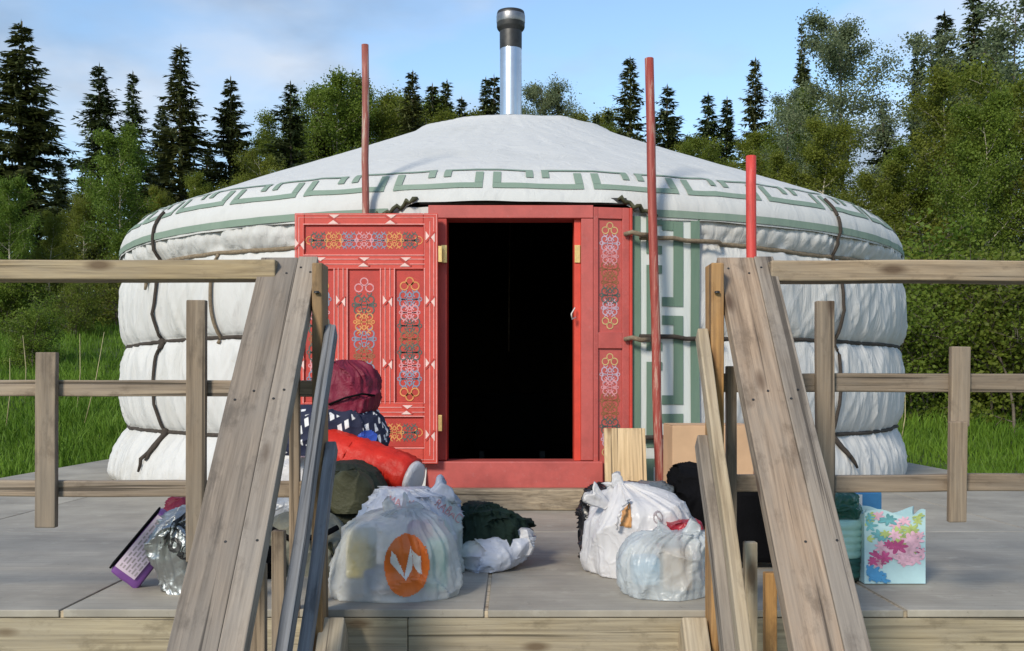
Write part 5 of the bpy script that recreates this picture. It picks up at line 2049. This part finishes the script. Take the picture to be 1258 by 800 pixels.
handle(root, P(757, 650, 3.50), P(772, 612, 3.52), Vector((-0.012, -0.02, 0.01)), 0.02, M['film_white'])
root, ob, bv = sack('plastic_bag', 'translucent knotted plastic bag at the deck edge by the right stair rails', 'bag',
                    [(746, 776, 856), (740, 768, 862), (715, 764, 865), (690, 760, 865), (672, 768, 864, 0.9), (661, 784, 862, 0.7), (655, 806, 858, 0.4)],
                    3.3, 0.13, M['film_clear'], crumple=0.02, cs=7, seed=17, pleat=0.03)
ear(root, P(838, 664, 3.28), P(858, 650, 3.28), 0.014, 0.035, M['film_clear'], 4)
ear(root, P(830, 664, 3.28), P(806, 654, 3.27), 0.014, 0.03, M['film_clear'], 6)
sack('crimson_packet', 'dark crimson printed packet squeezed between the two white bags', 'packet',
     [(690, 800, 864), (680, 798, 867), (662, 800, 866), (648, 815, 862), (640, 834, 858, 0.5)], 3.52, 0.05, M['crimson'], crumple=0.02, cs=14, seed=18)
sack('black_bag', 'crumpled black bag behind the left side of the big white bag', 'bag',
     [(690, 722, 790), (670, 716, 795), (630, 716, 800), (608, 722, 795), (598, 735, 782, 0.6)], 3.98, 0.12, M['film_black'], crumple=0.03, cs=12, seed=19)
sack('slate_bag', 'slate grey plastic bag behind the big white bag', 'bag',
     [(660, 762, 828), (645, 758, 832), (615, 762, 830), (600, 768, 824), (592, 778, 812, 0.6)], 4.1, 0.12, M['film_slate'], crumple=0.018, cs=8, seed=20)
sack('black_coat', 'black coat heaped beside the right stair rails', 'clothes',
     [(690, 825, 905), (670, 820, 912), (630, 822, 910), (600, 822, 900), (580, 824, 885, 0.8), (571, 832, 868, 0.4)], 4.1, 0.17, M['black'], crumple=0.035, cs=8, seed=21)
sc2 = thing('black_suitcase', 'upright black suitcase behind the right handrail', 'suitcase', P(928, 720, 3.75))
a, b = P(903, 720, 3.72), P(950, 602, 3.72)
box_obj('suitcase_body', a.x, b.x + 0.1, 3.72, 3.94, 0.02, b.z, M['black'], sc2, 0.02)
tube_obj('handle', [P(915, 603, 3.8), P(917, 594, 3.8), P(933, 594, 3.8), P(935, 603, 3.8)], 0.008, M['black'], sc2, 8)
for px in (910, 965):
    q = P(px, 720, 3.74)
    vs_, fs_ = tube_data([Vector((q.x - 0.012, 3.75, 0.02)), Vector((q.x + 0.012, 3.75, 0.02))], 0.02, 14)
    mesh_obj('wheel', vs_, fs_, M['soot'], sc2, smooth=True)
# plywood offcut and cardboard box
bA = P(768, 527, 5.36)
o = board('plank_offcut', Vector((bA.x, 5.28, 0.004)), Vector((bA.x, 5.40, bA.z)), 51 * 5.36 / F, 0.022, (0, -1, 0.2), M['wood_light'], None, 0.002)
tag(o, 'square light wood offcut leaning against the right door panel', 'plank')
cb = thing('cardboard_box', 'tan cardboard box behind the right stair post', 'box', P(875, 600, 5.0))
a, b = P(826, 640, 4.95), P(926, 523, 4.95)
box_obj('box_body', a.x, b.x, 4.95, 5.25, 0.003, b.z - 0.002, M['cardboard'], cb, 0.004)
box_obj('lid_flap', a.x + 0.002, b.x - 0.002, 4.955, 5.10, b.z - 0.0015, b.z + 0.003, M['cardboard'], cb, 0.001)
box_obj('lid_flap', a.x + 0.002, b.x - 0.002, 5.103, 5.245, b.z - 0.0015, b.z + 0.003, M['cardboard'], cb, 0.001)
box_obj('tape', (a.x + b.x) / 2 - 0.03, (a.x + b.x) / 2 + 0.03, 4.9485, 4.9495, b.z - 0.09, b.z - 0.006, M['bread'], cb, 0.0)

# --- right small group: container, packets and gift bag
mb = P(1034, 726, 3.52)
mc = thing('ribbed_container', 'mint green ribbed plastic container beside the floral gift bag', 'container', (mb.x, 3.52, 0))
prof = [(0.0, 0.004), (0.055, 0.004), (0.06, 0.012)]
z = 0.012
while z < 0.185:
    prof += [(0.061, z), (0.064, z + 0.006), (0.064, z + 0.014), (0.060, z + 0.019)]
    z += 0.023
prof += [(0.057, 0.198), (0.05, 0.203), (0.0, 0.204)]
low = [p for p in prof if p[1] < 0.075]
lathe_obj('lower_shell', low + [(0.0585, 0.078)], mat_plain('dark_green_plastic', (0.03, 0.1, 0.08), 0.3), mc, (mb.x, 3.52, 0), 32)
lathe_obj('upper_shell', [(0.0585, 0.078)] + [p for p in prof if p[1] >= 0.08], M['mint'], mc, (mb.x, 3.52, 0), 32)
sack('green_bag', 'crumpled dark green bag lying on the mint container', 'bag',
     [(652, 1016, 1054), (644, 1010, 1056), (625, 1010, 1056), (610, 1014, 1050), (604, 1024, 1042, 0.5)], 3.53, 0.05, M['teal'], z0=0.204, crumple=0.014, cs=18, seed=22)
bp = thing('blue_packet', 'bright blue packet standing behind the floral gift bag', 'packet', P(1068, 690, 3.66))
a, b = P(1052, 690, 3.64), P(1084, 604, 3.64)
bm = bmesh.new()
bm_box(bm, a.x, b.x, 3.64, 3.70, 0.003, b.z, 0.008)
bm_obj('packet_body', bm, M['bluepack'], bp, Matrix.Translation((0, 0, 0)))
box_obj('white_edge', a.x + 0.004, a.x + 0.02, 3.6385, 3.6395, 0.1, b.z - 0.01, M['white_ink'], bp, 0)

gb = thing('gift_bag', 'pale blue paper gift bag printed with pink flowers on the deck', 'gift bag', P(1099, 718, 3.45))
Yg = 3.43
x0, x1 = P(1062, 0, Yg).x, P(1137, 0, Yg).x
zt = P(0, 630, Yg).z
n = 14
vs_, fs_ = [], []


def gpt(u, vv, side):
    """front (0), right (1), back (2), left (3) faces with a soft bulge"""
    bulge = 0.008 * math.sin(math.pi * u) * math.sin(math.pi * min(1, vv * 1.1))
    top = 0.012 * math.sin(u * 7 + side) * (vv ** 6)
    z_ = 0.003 + (zt - 0.003) * vv + top
    d0, d1 = Yg, Yg + 0.1
    if side == 0:
        return Vector((x0 + (x1 - x0) * u, d0 - bulge, z_))
    if side == 1:
        return Vector((x1 - 0.02 * vv * math.sin(math.pi * u), d0 + (d1 - d0) * u, z_))
    if side == 2:
        return Vector((x1 - (x1 - x0) * u, d1 + bulge, z_))
    return Vector((x0 + 0.02 * vv * math.sin(math.pi * u), d1 - (d1 - d0) * u, z_))


for side in range(4):
    b0 = len(vs_)
    for i in range(n + 1):
        for j in range(n + 1):
            vs_.append(gpt(i / n, j / n, side))
    for i in range(n):
        for j in range(n):
            a = b0 + i * (n + 1) + j
            fs_.append((a, a + n + 1, a + n + 2, a + 1))
i = len(vs_)
vs_ += [Vector((x0, Yg, 0.003)), Vector((x1, Yg, 0.003)), Vector((x1, Yg + 0.1, 0.003)), Vector((x0, Yg + 0.1, 0.003))]
fs_.append((i + 3, i + 2, i + 1, i))
mesh_obj('bag_body', vs_, fs_, M['aqua'], gb, smooth=True)
bvg = BVHTree.FromPolygons(vs_, fs_)


def petal_polys(cx, cz, ln, wd, ang):
    ca, sa = math.cos(ang), math.sin(ang)
    pts = []
    for q in range(12):
        a = 2 * math.pi * q / 12
        u_, v_ = ln / 2 * (1 + math.cos(a)), wd / 2 * math.sin(a)
        pts.append((cx + u_ * ca - v_ * sa, cz + u_ * sa + v_ * ca))
    return [pts]


def flower(px, py, size, mat, name, npet, off, sq=0.7):
    c_ = P(px, py, Yg)
    pl = []
    for q in range(npet):
        a = 2 * math.pi * q / npet + rg.uniform(-0.2, 0.2)
        ln = size * rg.uniform(0.75, 1.15)
        for p_ in petal_polys(c_.x, c_.z, ln, ln * 0.42, a):
            p_ = [(x, c_.z + (z_ - c_.z) * sq) for x, z_ in p_]
            pl.append(p_)
    for q, p_ in enumerate(pl):
        pass
    decal(name, pl, bvg, mat, gb, off)


rg = random.Random(8)
prints = []
for q in range(46):
    px, py = rg.uniform(1063, 1136), rg.uniform(632, 694)
    u_ = (px - 1062) / 75
    if py < 660:
        m = rg.choice(['leafprint', 'petal', 'petal', 'tealprint', 'leafprint'] if u_ > 0.5 else ['tealprint', 'leafprint', 'petal', 'tealprint'])
    else:
        m = rg.choice(['magenta', 'magenta', 'petal'] if py > 664 and u_ < 0.75 else ['petal', 'petal', 'magenta', 'leafprint'])
    prints.append((px, py, rg.uniform(0.018, 0.04), m))
for q in range(7):
    prints.append((rg.uniform(1064, 1085), rg.uniform(696, 712), rg.uniform(0.018, 0.03), 'bluepack'))
for q, (px, py, s_, m) in enumerate(prints):
    flower(px, py, s_, M[m], 'printed_leaf' if 'leaf' in m or 'teal' in m or 'blue' in m else 'printed_flower', 7, 0.0008 + q * 0.00009)
